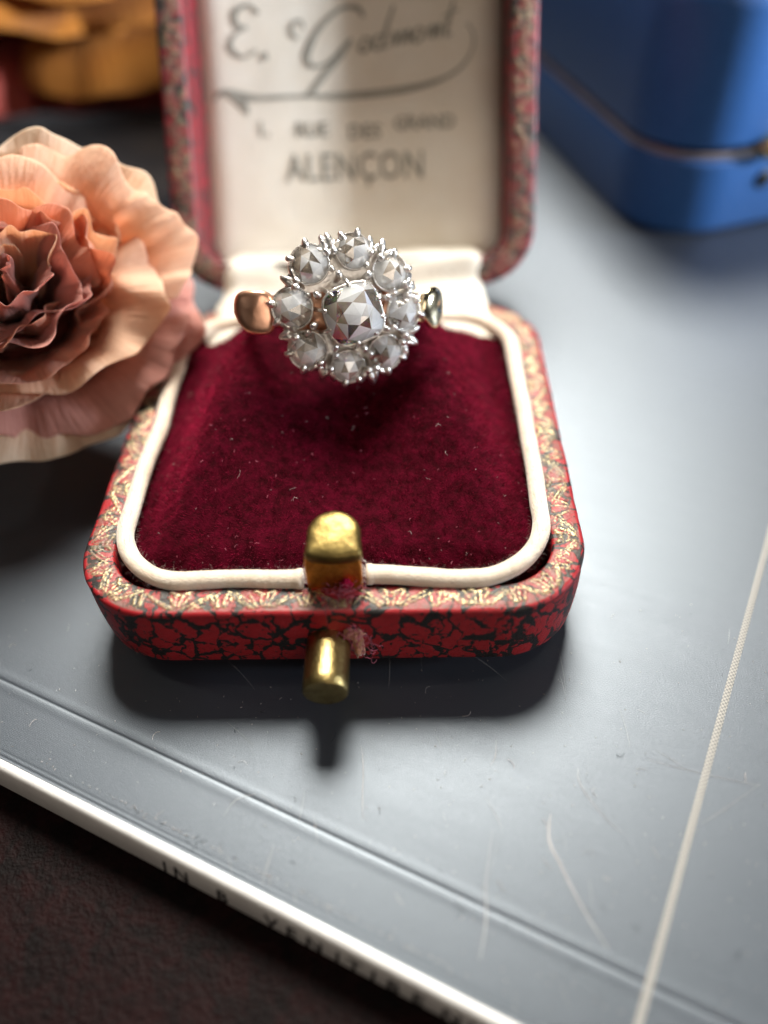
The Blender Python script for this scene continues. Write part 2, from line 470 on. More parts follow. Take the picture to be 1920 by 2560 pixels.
def shell(name, x0, x1, y0, y1, R, H, rim_w, inner_depth, step, nrim, pre, parent, dome=False, seed=3, wall=None):
    P, Nn, S, L = rrect(x0, x1, y0, y1, R, step)
    prof = []   # (outset, z, t rim or -1)
    if dome:
        prof += [(-R * .97, -H - .22, -1), (-R * .7, -H - .20, -1), (-.3, -H - .12, -1), (-.12, -H, -1), (-.03, -H + .15, -1)]
    else:
        prof += [(-R * .98, -H, -1), (-.10, -H, -1), (-.045, -H + .012, -1), (-.018, -H + .045, -1)]
    nw = 10
    for i in range(nw + 1):
        z = (-H + (.3 if dome else .09)) * (1 - i / nw) + (-.05) * (i / nw)
        prof.append((0.0 if dome else -.012 + .012 * math.sin(i / nw * math.pi), z, -1))
    prof += [(-.006, -.026, -1), (-.022, -.008, -1)]
    for i in range(nrim + 1):
        t = i / nrim
        prof.append((-.035 - t * (rim_w - .035), .012 * math.sin(t * math.pi), t))
    prof += [(-rim_w - .012, -.012, -1), (-rim_w - .02, -.05, -1), (-rim_w - .03, -inner_depth, -1)]
    nv = len(prof); nu = len(P)
    o = np.array([p[0] for p in prof]); z = np.array([p[1] for p in prof]); t = np.array([p[2] for p in prof])
    wob = np.array([mnoise.noise(Vector((p[0] * 1.4, p[1] * 1.4, seed))) * .018 + mnoise.noise(Vector((p[0] * 6, p[1] * 6, seed + 5))) * .006 for p in P])
    X = P[:, None, 0] + Nn[:, None, 0] * (o[None] + wob[:, None] * .4)
    Y = P[:, None, 1] + Nn[:, None, 1] * (o[None] + wob[:, None] * .4)
    Z = np.repeat(z[None], nu, 0) + wob[:, None] * (z[None] > -.3)
    SS = np.repeat(S[:, None], nv, 1); TT = np.repeat(t[None], nu, 0)
    gold = np.zeros(SS.shape); hh = np.zeros(SS.shape)
    m = TT >= 0
    h_, g_ = tooling(SS[m], TT[m], L, seed)
    if dome: g_ = g_ * .45
    hh[m] = h_; gold[m] = g_
    Z = Z + hh
    if wall is not None: X, Y, Z = wall(X, Y, Z)
    acc = np.concatenate([[0], np.cumsum(np.hypot(np.diff(o), np.diff(z)))])
    uv = np.stack([SS, np.repeat(acc[None], nu, 0)], -1).reshape(-1, 2)
    V = np.stack([X, Y, Z], -1).reshape(-1, 3)
    F = grid_faces(nu, nv, True, False, flip=False)
    F.append(tuple(i * nv for i in range(nu))[::-1])
    return mesh_obj(name, V, F, M_LEATHER_LID if dome else M_LEATHER, parent, True, uv, {'gold': gold.ravel(), 'rim': (TT > 0).astype(float).ravel() * (.5 if dome else 1)}, pre)


RIM = .30
base = shell('box_base', -W / 2, W / 2, 0, D, .80, HB, RIM - .03, .5, .014, 22, None, box)
base['label'] = 'red and black marbled leather base with gold tooled rim'
lidH = 4.62
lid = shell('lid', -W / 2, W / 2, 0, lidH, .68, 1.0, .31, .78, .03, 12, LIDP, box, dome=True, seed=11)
lid['label'] = 'open leather lid leaning back behind the ring'

# ---- red inner wall of the lid is the leather turned in; a floor behind the silk
# ---- silk lining of the lid (padded panel)
def silk_h(a, b):
    x0, x1, y0, y1 = -W / 2 + .34, W / 2 - .34, .34, lidH - .34
    e = np.minimum(np.minimum(a - x0, x1 - a), np.minimum(b - y0, y1 - b))
    e = np.clip(e / .32, 0, 1)
    return -.76 + .11 * np.sqrt(np.clip(1 - (1 - e) ** 2, 0, 1))


def panel(name, x0, x1, y0, y1, R, step, hfun, mtl, parent, pre):
    """height field on a rounded rectangle: rings scaled towards the centre"""
    P, Nn, S, L = rrect(x0, x1, y0, y1, R, step)
    cx, cy_ = (x0 + x1) / 2, (y0 + y1) / 2
    ks = 1 - (np.linspace(0, 1, int(min(x1 - x0, y1 - y0) / 2 / step)) ** 1.0)
    V = []
    for k in ks[:-1]:
        V.append(np.stack([cx + (P[:, 0] - cx) * k, cy_ + (P[:, 1] - cy_) * k], 1))
    nr = len(V)
    A = np.stack(V, 1).reshape(-1, 2)
    A = np.concatenate([A, [[cx, cy_]]])
    Z = hfun(A[:, 0], A[:, 1])
    F = grid_faces(len(P), nr, True, False)
    c = len(A) - 1
    F += [(i * nr + nr - 1, ((i + 1) % len(P)) * nr + nr - 1, c) for i in range(len(P))]
    return mesh_obj(name, np.column_stack([A, Z]), F, mtl, parent, True, A, None, pre)


def silk_shape(a, b):
    z = silk_h(a, b)
    w = fbm(np.column_stack([a * .7, b * .7, a * 0]), 1.0, 3, 4.0) * .018
    return z + w


lining = panel('silk_lining', -W / 2 + .335, W / 2 - .335, .335, lidH - .335, .42, .06, silk_shape, M_SILK, box, LIDP)
lining['label'] = 'cream silk lining of the lid printed with faded lettering'

# ---- print on the silk
def on_silk(v2, lift=.012):
    v2 = np.asarray(v2, float)
    return np.column_stack([v2[:, 0], v2[:, 1], silk_shape(v2[:, 0], v2[:, 1]) + lift])


def text_mesh(body, size, shear=0.0, bold=0.0, space=1.0):
    cu = bpy.data.curves.new('tmp', 'FONT'); cu.body = body; cu.size = size; cu.shear = shear; cu.offset = bold
    cu.align_x = 'CENTER'; cu.space_character = space; cu.resolution_u = 3
    o = bpy.data.objects.new('tmp', cu); COL.objects.link(o)
    bpy.context.view_layer.update()
    me = bpy.data.meshes.new_from_object(o.evaluated_get(bpy.context.evaluated_depsgraph_get()))
    V = [tuple(v.co) for v in me.vertices]; F = [tuple(p.vertices) for p in me.polygons]
    bpy.data.objects.remove(o); bpy.data.curves.remove(cu); bpy.data.meshes.remove(me)
    return np.array(V), F


def place_text(name, body, size, cxy, rot=0, shear=0, bold=0, space=1.0, sx=1.0):
    V, F = text_mesh(body, size, shear, bold, space)
    c, s = math.cos(rot), math.sin(rot)
    X = V[:, 0] * sx
    P = np.column_stack([cxy[0] + X * c - V[:, 1] * s, cxy[1] + X * s + V[:, 1] * c])
    return mesh_obj(name, on_silk(P), F, M_INK, lining, False)


def ribbon2d(pts, wid):
    """variable-width stroke from control points (Catmull-Rom)"""
    P = [Vector((p[0], p[1], 0)) for p in pts]; out = []; ww = []
    n = len(P)
    for i in range(n - 1):
        p0, p1, p2, p3 = P[max(i - 1, 0)], P[i], P[i + 1], P[min(i + 2, n - 1)]
        for k in range(8):
            t = k / 8
            out.append(.5 * ((2 * p1) + (p2 - p0) * t + (2 * p0 - 5 * p1 + 4 * p2 - p3) * t * t + (3 * p1 - p0 - 3 * p2 + p3) * t ** 3))
            ww.append(wid[i] * (1 - t) + wid[i + 1] * t)
    out.append(P[-1]); ww.append(wid[-1])
    V = []; F = []
    for i, p in enumerate(out):
        a = out[max(i - 1, 0)]; b = out[min(i + 1, len(out) - 1)]
        t = (b - a).normalized(); nn = Vector((-t.y, t.x, 0))
        V += [(p + nn * ww[i])[:2], (p - nn * ww[i])[:2]]
        if i: F.append((2 * i - 2, 2 * i - 1, 2 * i + 1, 2 * i))
    return np.array(V), F


def stroke(mb, pts, wid):
    if not hasattr(wid, '__len__'): wid = [wid] * len(pts)
    V, F = ribbon2d(pts, wid)
    mb.add([tuple(v) for v in on_silk(V)], F)


place_text('printed_town_name', 'ALENÇON', .47, (.02, 1.37), math.radians(0), 0, .004, 1.05, .78)
place_text('printed_street', 'RUE', .24, (-.52, 1.90), 0, 0, .004, 1.0)
place_text('printed_street', 'DES', .24, (.15, 1.86), 0, 0, .004, 1.05)
place_text('printed_street', 'GRAND', .22, (.92, 1.95), 0, 0, .004)
place_text('printed_street', '1,', .24, (-1.15, 1.93), 0, 0, .004)
sg = MB()
# swash under the name, running up to the last letter
stroke(sg, [(-1.78, 2.36), (-1.62, 2.46), (-1.42, 2.40), (-1.15, 2.37), (-.6, 2.37), (0, 2.36), (.6, 2.40), (1.05, 2.48), (1.36, 2.62), (1.52, 2.82), (1.54, 3.0), (1.46, 3.13)],
       [.01, .03, .055, .03, .022, .04, .04, .025, .018, .014, .012, .01])
stroke(sg, [(-1.62, 2.44), (-1.46, 2.38), (-1.36, 2.26), (-1.34, 2.18)], [.01, .06, .04, .01])
# capital G
stroke(sg, [(.18, 3.24), (.10, 3.34), (-.12, 3.33), (-.38, 3.12), (-.54, 2.85), (-.50, 2.72), (-.33, 2.72), (-.12, 2.86), (.02, 3.0)], [.02, .03, .02, .035, .045, .03, .015, .015, .02])
stroke(sg, [(.02, 3.0), (-.12, 2.84), (-.34, 2.6), (-.52, 2.40), (-.62, 2.36)], [.02, .045, .04, .03, .01])
# small letters r d m o n t
x, y = .12, 2.84
base_dir = .13
def L_(dx, dy): return (x + dx, y + dy + (dx + x - .12) * base_dir)
for kind, w in (('o', .17), ('d', .20), ('m', .30), ('o', .17), ('n', .20), ('t', .14)):
    if kind == 'o': stroke(sg, [L_(.13, .13), L_(.06, .16), L_(.0, .06), L_(.05, .0), L_(.12, .06), L_(.13, .13), L_(.17, .12)], [.014, .012, .026, .014, .022, .012, .008])
    if kind == 'd':
        stroke(sg, [L_(.13, .13), L_(.06, .16), L_(.0, .06), L_(.05, .0), L_(.12, .06)], [.014, .012, .026, .014, .016])
        stroke(sg, [L_(.27, .46), L_(.17, .22), L_(.12, .03), L_(.19, .02)], [.014, .024, .024, .008])
    if kind in 'mn':
        for q in range(3 if kind == 'm' else 2):
            stroke(sg, [L_(q * .09, .02), L_(q * .09 + .05, .15), L_(q * .09 + .08, .13), L_(q * .09 + .06, .01)], [.008, .012, .024, .022])
    if kind == 't':
        stroke(sg, [L_(.14, .40), L_(.06, .14), L_(.04, .02), L_(.11, .03)], [.012, .026, .02, .01])
        stroke(sg, [L_(.0, .24), L_(.20, .28)], [.010, .010])
    x += w
# initial E. and the flourish above
stroke(sg, [(-1.12, 3.32), (-1.25, 3.42), (-1.42, 3.34), (-1.40, 3.20), (-1.28, 3.17), (-1.44, 3.10), (-1.50, 2.95), (-1.34, 2.84), (-1.18, 2.92)], [.02, .015, .04, .03, .012, .02, .035, .015, .02])
stroke(sg, [(-1.12, 2.80), (-1.07, 2.86), (-1.06, 2.80)], [.025, .035, .02])
stroke(sg, [(-.64, 3.02), (-.72, 3.08), (-.70, 3.20), (-.60, 3.22), (-.57, 3.12)], [.012, .02, .02, .016, .01])
stroke(sg, [(-1.45, 3.62), (-1.2, 3.55), (-.9, 3.70), (-.72, 3.6), (-.52, 3.62), (-.2, 3.74), (.2, 3.62), (.5, 3.72)], [.01, .02, .03, .03, .02, .03, .02, .01])
sg.obj('printed_signature', M_INK, lining, False, None)
for o in lining.children: o.data.transform(LIDP)

# ---- silk hinge between lid and base
hv = []; nu, nv = 60, 26
prof = [(3.92, -.02), (4.18, .02), (4.40, .05), (4.62, .09), (4.80, .10), (4.93, .15), (5.03, .28), (5.13, .37), (5.28, .33), (5.45, .25), (5.82, .10)]
pv = [Vector((0, a, b)) for a, b in prof]
def cr(ps, t):
    n_ = len(ps) - 1; i = min(int(t * n_), n_ - 1); f_ = t * n_ - i
    p0, p1, p2, p3 = ps[max(i - 1, 0)], ps[i], ps[i + 1], ps[min(i + 2, n_)]
    return .5 * ((2 * p1) + (p2 - p0) * f_ + (2 * p0 - 5 * p1 + 4 * p2 - p3) * f_ ** 2 + (3 * p1 - p0 - 3 * p2 + p3) * f_ ** 3)
uvh = []
for i in range(nu):
    a = i / (nu - 1)
    for j in range(nv):
        b = j / (nv - 1)
        p = cr(pv, b)
        half = 1.66 + .10 * max(0, .35 - b) * 3 + .03 * math.sin(b * 9)
        xx = .03 + (a * 2 - 1) * half
        edge = max(0, abs(a * 2 - 1) - .88) / .12
        sag = -.05 * math.sin(a * math.pi) * math.sin(b * math.pi) * 1.2
        fold = .022 * math.sin(b * 24 + 2.0 * math.sin(a * 5)) * math.sin(b * math.pi) + mnoise.noise(Vector((a * 6, b * 4, 2))) * .03
        hv.append((xx, p.y, p.z + sag + fold - .10 * edge ** 2)); uvh.append((xx, b * 1.5))
hinge = mesh_obj('silk_hinge', hv, grid_faces(nu, nv), M_SILK, box, True, uvh)
hinge['label'] = 'cream silk hinge joining lid and base'

# ---- silk cord round the velvet, open at the clasp
CIN = .30 + .05
P, Nn, S, L = rrect(-W / 2 + CIN, W / 2 - CIN, CIN, D - CIN, .66, .02)
g0, g1 = .315, L - .215
idx = [i for i in range(len(P)) if g0 <= S[i] <= g1]
cp = []; rad = []
for q, i in enumerate(idx):
    wz = mnoise.noise(Vector((P[i][0] * .9, P[i][1] * .9, 3))) * .045
    wo = mnoise.noise(Vector((P[i][0] * 1.3, P[i][1] * 1.3, 9))) * .030
    cp.append((P[i][0] + Nn[i][0] * wo, P[i][1] + Nn[i][1] * wo, .035 + wz))
    e = min(q, len(idx) - 1 - q)
    rad.append(.081 + .006 * mnoise.noise(Vector((P[i][0] * 4, P[i][1] * 4, 1))) + (.008 if e < 3 else 0))
V, F = tube(cp, rad, 18)
uvc = [(S[idx[k // 18]], (k % 18) / 18 * .6) for k in range(len(V))]
V = np.array([tuple(v) for v in V])
rib = np.array([mnoise.noise(Vector((uvc[k][0] * 34, uvc[k][1] * 3, 0))) * .0045 for k in range(len(V))])
V[:, 2] += rib
cord = mesh_obj('silk_cord', V, F, M_CORD, box, True, [(u * 3, v) for u, v in uvc])
cord['label'] = 'cream silk piping round the velvet'
mbz = MB()
r3 = random.Random(5)
for q in range(2600):
    i = r3.randrange(len(cp)); a = r3.uniform(-.4, math.pi + .4)
    nx, ny = Nn[idx[i]]
    o_ = Vector((nx * math.cos(a), ny * math.cos(a), math.sin(a)))
    t_ = Vector((-ny, nx, 0))
    b0 = Vector(cp[i]) + o_ * .094
    d1 = (o_ + t_ * r3.uniform(-1.6, 1.6)).normalized()
    ln = r3.uniform(.02, .06) * (2.2 if r3.random() < .04 else 1)
    sd = d1.cross(o_).normalized() * .0012 if d1.cross(o_).length > 1e-4 else t_ * .0012
    m1 = b0 + d1 * ln * .6; m2 = b0 + d1 * ln + t_ * r3.uniform(-.01, .01) + Vector((0, 0, -.006))
    mbz.add([b0 - sd, b0 + sd, m1 + sd * .8, m1 - sd * .8, m2], [(0, 1, 2, 3), (3, 2, 4)])
# frayed ends at the gap
for e_ in (0, -1):
    for q in range(70):
        b0 = Vector(cp[e_]) + Vector((0, r3.uniform(-.08, .08), r3.uniform(-.08, .08)))
        dr = -1 if e_ == 0 else 1
        m2 = b0 + Vector((dr * r3.uniform(.01, .09), r3.uniform(-.05, .05), r3.uniform(-.03, .06)))
        m1 = (b0 + m2) / 2 + Vector((0, r3.uniform(-.02, .02), .015))
        sd = Vector((0, .0016, 0))
        mbz.add([b0 - sd, b0 + sd, m1 + sd, m1 - sd, m2], [(0, 1, 2, 3), (3, 2, 4)])
fz = mbz.obj('cord_fuzz', M_FIBRE, cord, False); tag(fz, kind='stuff')

# ---- velvet cushion
def cushion_h(x, y):
    x0, x1, y0, y1 = -W / 2 + .40, W / 2 - .40, .40, D - .40
    ex = np.minimum(x - x0, x1 - x); ey0 = y - y0; ey1 = y1 - y
    def ss(e, w):
        e = np.clip(e / w, 0, 1); return e * e * (3 - 2 * e)
    ramp_ = np.clip((y - .5) / 2.9, 0, 1)
    ctr = np.exp(-((x - .1) / .95) ** 2)
    ramp_s = np.clip((y - .5) / 2.2, 0, 1); ramp_s = ramp_s * ramp_s * (3 - 2 * ramp_s)
    plate = .04 + .62 * (ramp_ ** 2.3) * ctr + .66 * ramp_s * (1 - ctr)
    side = ss(ex + .05, .40 + .95 * ramp_)
    front = ss(ey0, .35)
    back = ss(ey1, .62)
    dent = -.28 * np.exp(-((y - 3.78) / .16) ** 2) * ss(1.3 - np.abs(x - .1), .3)
    h = -.09 + (plate + .09) * side * front * back + dent * side
    return h


def cushion_shape(a, b):
    z = cushion_h(a, b)
    n1 = fbm(np.column_stack([a, b, a * 0]), 1.1, 3, 2.0) * .035
    n2 = fbm(np.column_stack([a, b, a * 0]), 9.0, 3, 7.0) * .010
    return z + n1 + n2


cush = panel('velvet_cushion', -W / 2 + .38, W / 2 - .38, .38, D - .38, .62, .03, cushion_shape, M_VELVET, box, None)
cush['label'] = 'crimson velvet ring cushion'
# pile of the velvet: tens of thousands of short fibres
nf = 42000
fx = rng.uniform(-W / 2 + .40, W / 2 - .40, nf); fy = rng.uniform(.40, D - .5, nf)
fz_ = cushion_h(fx, fy)
gx = np.linspace(-2.3, 2.3, 160); gy = np.linspace(0, 5, 160)
GX, GY = np.meshgrid(gx, gy, indexing='ij')
n1g = (fbm(np.column_stack([GX.ravel(), GY.ravel(), GX.ravel() * 0]), 1.1, 3, 2.0) * .035).reshape(GX.shape)
ang_g = (fbm(np.column_stack([GX.ravel(), GY.ravel(), GX.ravel() * 0]), 2.6, 3, 21.0)).reshape(GX.shape)
ix = np.clip(((fx + 2.3) / 4.6 * 159).astype(int), 0, 159); iy = np.clip((fy / 5 * 159).astype(int), 0, 159)
fz_ = fz_ + n1g[ix, iy]
eps = .01
gxn = (cushion_h(fx + eps, fy) - cushion_h(fx - eps, fy)) / (2 * eps); gyn = (cushion_h(fx, fy + eps) - cushion_h(fx, fy - eps)) / (2 * eps)
nn = np.column_stack([-gxn, -gyn, np.ones(nf)]); nn /= np.linalg.norm(nn, axis=1)[:, None]
lean = ang_g[ix, iy] * 5
ctr = np.exp(-(fx / 1.0) ** 2)
dirv = nn + np.column_stack([np.cos(lean) * .25 + np.tanh(fx) * .5, np.sin(lean) * .25 - .75 * ctr + .25 * (1 - ctr), np.zeros(nf)]) + rng.normal(0, .25, (nf, 3))
dirv /= np.linalg.norm(dirv, axis=1)[:, None]
sidev = np.cross(dirv, rng.normal(0, 1, (nf, 3))); sidev /= np.linalg.norm(sidev, axis=1)[:, None]
B = np.column_stack([fx, fy, fz_ - .02]); ln = rng.uniform(.045, .085, nf)[:, None]
V = np.empty((nf * 3, 3)); V[0::3] = B - sidev * .0026; V[1::3] = B + sidev * .0026; V[2::3] = B + dirv * ln
ex = np.minimum(fx + W / 2 - .40, W / 2 - .40 - fx) 
me = bpy.data.meshes.new('velvet_pile')
me.from_pydata(V.tolist(), [], np.arange(nf * 3).reshape(-1, 3).tolist())
m_, nt_, out_ = mat('velvet_pile_fibre'); n_ = N(nt_)
cc = n_('TexNoise', {'Vector': n_('TexCoord').outputs['Object'], 'Scale': 7.0, 'Detail': 4.0}).outputs['Fac']
colp = n_.mix(n_.ramp(cc, [(.35, (0, 0, 0)), (.68, (1, 1, 1))]), (.028, .0003, .003), (.24, .0025, .030))
pp = n_('BsdfPrincipled', {'Base Color': colp, 'Roughness': .55, 'Specular IOR Level': .15, 'Sheen Weight': .6, 'Sheen Roughness': .3, 'Sheen Tint': (.9, .03, .12, 1)})
nt_.links.new(pp.outputs[0], out_.inputs[0])
me.materials.append(m_)
pile = bpy.data.objects.new('velvet_pile', me); COL.objects.link(pile); pile.parent = cush; tag(pile, kind='stuff')

# ---- brass catch: upright tab with a rounded hooked nose
def catch_part():
    # upright tab
    mb = MB()
    w2, t2 = .235, .05
    # tab outline in x,z (front view), slightly tapered, extruded in y
    out = [(-w2, -.42), (w2, -.42), (w2, .30), (w2 * .96, .40), (-w2 * .96, .40), (-w2, .30)]
    V = [(x_, .27, z_) for x_, z_ in out] + [(x_, .27 + t2, z_) for x_, z_ in out]
    k = len(out)
    F = [tuple(range(k)), tuple(range(2 * k - 1, k - 1, -1))] + [(i, i + k, (i + 1) % k + k, (i + 1) % k) for i in range(k)]
    mb.add(V, F)
    o = mb.obj('catch_tab', M_BRASSY, ct, False, Matrix.Translation((.06, 0, 0)))
    o['label'] = 'orange toned brass tab face'
    bv = o.modifiers.new('bevel', 'BEVEL'); bv.width = .012; bv.segments = 2
    # nose: arched plate lying back from the tab, slightly domed, with worn bevels
    ol = []
    for i in range(10): ol.append((-.225 + .45 * i / 9, -.165 - .028 * math.sin(math.pi * i / 9)))
    for i in range(5): ol.append((.238 - .004 * i, -.135 + .042 * i))
    for i in range(1, 26):
        t = math.pi * i / 26
        ol.append((.225 * math.copysign(abs(math.cos(t)) ** 1.1, math.cos(t)), .045 + .225 * math.sin(t) ** .92))
    for i in range(5): ol.append((-.222 - .004 * i, .033 - .042 * i))
    V = []
    rings = [(.90, -.085), (1.0, -.07), (1.0, -.012), (.985, .006), (.955, .020), (.91, .030), (.80, .040), (.6, .047), (.35, .051), (.12, .052)]
    for k_, z_ in rings:
        for (x_, y_) in ol:
            p_ = Vector((x_ * k_, (y_ - .02) * k_ + .02, z_))
            V.append((p_.x, p_.y, p_.z + .006 * mnoise.noise(Vector((p_.x * 9, p_.y * 9, 2)))))
    nl_ = len(ol)
    F = []
    for j in range(len(rings) - 1):
        for i in range(nl_): F.append((j * nl_ + i, j * nl_ + (i + 1) % nl_, (j + 1) * nl_ + (i + 1) % nl_, (j + 1) * nl_ + i))
    F.append(tuple(range(nl_))[::-1]); F.append(tuple((len(rings) - 1) * nl_ + i for i in range(nl_)))
    Mx = Matrix.Translation((.072, .425, .455)) @ Matrix.Rotation(math.radians(12), 4, 'X')
    o = mesh_obj('catch_nose', V, F, M_BRASS, ct, True, pre=Mx)
    o['label'] = 'rounded olive brass nose of the catch'


ct = mesh_obj('catch', *tube([(.06, .33, -.40), (.06, .33, -.30)], .2, 20), M_BRASS, box, True)
ct['label'] = 'brass catch rising at the front of the velvet'
catch_part()

# ---- brass push button through the front wall
Vb, Fb = lathe([(0.0001, -.50), (.150, -.502), (.180, -.497), (.190, -.485), (.193, -.40), (.190, -.1), (.192, .1)], 56)
btn = mesh_obj('push_button', Vb, Fb, M_BRASS2, box, True, pre=Matrix.Translation((-.02, 0, -.415)) @ Matrix.Rotation(math.radians(90), 4, 'X') @ Matrix.Scale(-1, 4, (0, 0, 1)))
btn['label'] = 'round brass push button in the front wall'
for v in btn.data.vertices: pass
mod = btn.modifiers.new('edges', 'EDGE_SPLIT'); mod.split_angle = math.radians(40)

# ---- torn leather beside the button and under the catch
def clump(name, c, sx, sy, sz, mtl, seed, label):
    V, F = [], []
    nu_, nv_ = 28, 16
    for j in range(nv_ + 1):
        ph = math.pi * j / nv_
        for i in range(nu_):
            a = 2 * math.pi * i / nu_
            p = Vector((math.sin(ph) * math.cos(a), math.sin(ph) * math.sin(a), math.cos(ph)))
            k = 1 + .55 * mnoise.fractal(p * 1.9 + Vector((seed, 0, 0)), 1, 2, 4) + .25 * mnoise.noise(p * 7 + Vector((0, seed, 0)))
            V.append((c[0] + p.x * sx * k, c[1] + p.y * sy * k, c[2] + p.z * sz * k))
    for j in range(nv_):
        for i in range(nu_): F.append((j * nu_ + i, (j + 1) * nu_ + i, (j + 1) * nu_ + (i + 1) % nu_, j * nu_ + (i + 1) % nu_))
    o = mesh_obj(name, V, F, mtl, box, True); o['label'] = label; return o


clump('torn_leather', (.235, -.015, -.42), .055, .05, .17, M_FRAY, 3, 'frayed brown edge beside the button')
clump('torn_leather', (.20, -.02, -.27), .08, .035, .06, M_FRAY, 5, 'frayed brown edge above the button')
clump('torn_leather', (.13, .20, .02), .15, .05, .035, M_RED, 8, 'lifted red scrap under the catch')
clump('torn_leather', (.16, .24, .085), .05, .03, .05, plain('crimson_thread', (.40, .01, .06), .8, .1), 13, 'crimson tuft in front of the catch')


def fibres(name, n, pos_fn, length, radius, mtl, parent, seed, curl=2.2, lift=.02):
    r = random.Random(seed); mb = MB()
    for _ in range(n):
        p, nrm = pos_fn(r)
        p = Vector(p); nrm = Vector(nrm)
        a = r.uniform(0, math.tau); L_f = r.uniform(*length); k = 7
        t = Vector((math.cos(a), math.sin(a), 0)); t = (t - nrm * t.dot(nrm)).normalized(); bt = nrm.cross(t)
        pts = []; cur = p.copy(); ang = 0; c = r.uniform(-curl, curl) / k
        for q in range(k):
            pts.append(cur + nrm * (lift * math.sin(q / (k - 1) * math.pi) * r.uniform(.4, 1)))
            ang += c + r.uniform(-.25, .25)
            cur = cur + (t * math.cos(ang) + bt * math.sin(ang)) * (L_f / k)
        V, F = tube(pts, r.uniform(*radius), 3)
        mb.add(V, F)
    o = mb.obj(name, mtl, parent, False); tag(o, kind='stuff'); return o


fibres('frayed_threads', 90, lambda r: ((.23 + r.gauss(0, .07), -.03, -.36 + r.gauss(0, .09)), (0, -1, .2)), (.04, .16), (.0015, .003), M_FIBRE_PINK, box, 4, 5, .04)
fibres('frayed_threads', 60, lambda r: ((.13 + r.gauss(0, .10), .20 + r.gauss(0, .03), .05 + r.gauss(0, .02)), (0, -.3, 1)), (.04, .14), (.0015, .003), M_FIBRE_PINK, box, 6, 5, .04)


def on_velvet(r):
    x_, y_ = r.uniform(-1.75, 1.75), .45 + 3.2 * r.random() ** 1.5
    return (x_, y_, float(cushion_h(np.array([x_]), np.array([y_]))[0]) + .055), (0, -.1, 1)


fibres('lint', 18, on_velvet, (.03, .14), (.0010, .0018), M_FIBRE, cush, 12, 4.5, .02)
fibres('lint_specks', 60, on_velvet, (.008, .025), (.0010, .002), M_FIBRE, cush, 13, 2, .01)
fibres('lint_pink', 90, on_velvet, (.01, .05), (.0014, .0028), M_FIBRE_PINK, cush, 14, 3, .01)

# ================================================================== THE RING
ray = BOX.inverted().to_3x3() @ (Vector((876 - 960, -(779 - 1280), 0)) / 1905)
rayv = (RT * ((876 - 960) / 1905) + UP * (-(779 - 1280) / 1905) + FW)
head = CAM + rayv * 7.15
nrm = (-rayv).normalized()
xr = Vector((1, 0, 0)); xr = (xr - nrm * xr.dot(nrm)).normalized()
yr = nrm.cross(xr)
R3 = Matrix((xr, yr, nrm)).transposed()
R3 = R3 @ Matrix.Rotation(math.radians(9), 3, 'Y') @ Matrix.Rotation(math.radians(3), 3, 'X')
RM = R3.to_4x4(); RM.translation = head
ring = thing('diamond_ring', None, 'antique cluster ring of rose cut diamonds standing in the velvet cushion', 'ring', RM)


def rose_cut(r, h, n=6, girdle=.035, seed=0, jit=.05, tiers=1):
    """old rose cut: flat back, round girdle, facets grouped so that each facet is one plane of its own;
    returns vertices, faces and the facet number of each face"""
    rr_ = random.Random(seed); V = []; F = []; G = []
    m = 24
    J = lambda: 1 + rr_.uniform(-jit, jit)
    for z_ in (-girdle, 0):
        for i in range(m): a = math.tau * i / m; V.append((r * math.cos(a), r * math.sin(a), z_))
    A = [math.tau * (i + rr_.uniform(-jit, jit) * 1.2) / n for i in range(n)]
    t0 = 2 * m
    r1, h1 = (.60, .74) if tiers == 1 else (.72, .56)
    for a in A:
        q = r1 * J(); V.append((r * q * math.cos(a), r * q * math.sin(a), h * h1 * J()))
    F.append(tuple(reversed(range(m)))); G.append(0)
    for i in range(m): F.append((i, (i + 1) % m, m + (i + 1) % m, m + i)); G.append(1)
    g = 2
    # girdle fans: every inner corner owns the arc nearest to it
    own = []
    for k in range(m):
        am = math.tau * (k + .5) / m
        own.append(min(range(n), key=lambda i: abs((am - A[i] + math.pi) % math.tau - math.pi)))
    for k in range(m):
        F.append((m + k, m + (k + 1) % m, t0 + own[k])); G.append(g + own[k])
    g += n
    for k in range(m):
        if own[k] != own[(k + 1) % m]:
            F.append((m + (k + 1) % m, t0 + own[(k + 1) % m], t0 + own[k])); G.append(g + own[k])
    g += n
    if tiers == 2:
        t1 = len(V)
        for i in range(n):
            a = (A[i] + (A[(i + 1) % n] + (math.tau if i == n - 1 else 0))) / 2; q = .40 * J()
            V.append((r * q * math.cos(a), r * q * math.sin(a), h * .88 * J()))
        for i in range(n):
            F.append((t0 + i, t0 + (i + 1) % n, t1 + i)); G.append(g + i)
            F.append((t0 + (i + 1) % n, t1 + (i + 1) % n, t1 + i)); G.append(g + n + i)
        g += 2 * n; t0 = t1
    V.append((r * rr_.uniform(-.15, .15), r * rr_.uniform(-.15, .15), h))
    for i in range(n): F.append((t0 + i, t0 + (i + 1) % n, len(V) - 1)); G.append(g + i)
    return V, F, G


def set_facet_sparkle(o, G, seed):
    q = np.random.default_rng(seed); n_g = max(G) + 1
    vals = (np.arange(n_g) + q.random(n_g)) / n_g; q.shuffle(vals)  # random brightness per facet stands in for sparkle
    vals[0] = 0; vals[1] = .5
    a_ = o.data.attributes.new('facet', 'FLOAT', 'FACE')
    a_.data.foreach_set('value', np.array([vals[i] for i in G], dtype=np.float32))


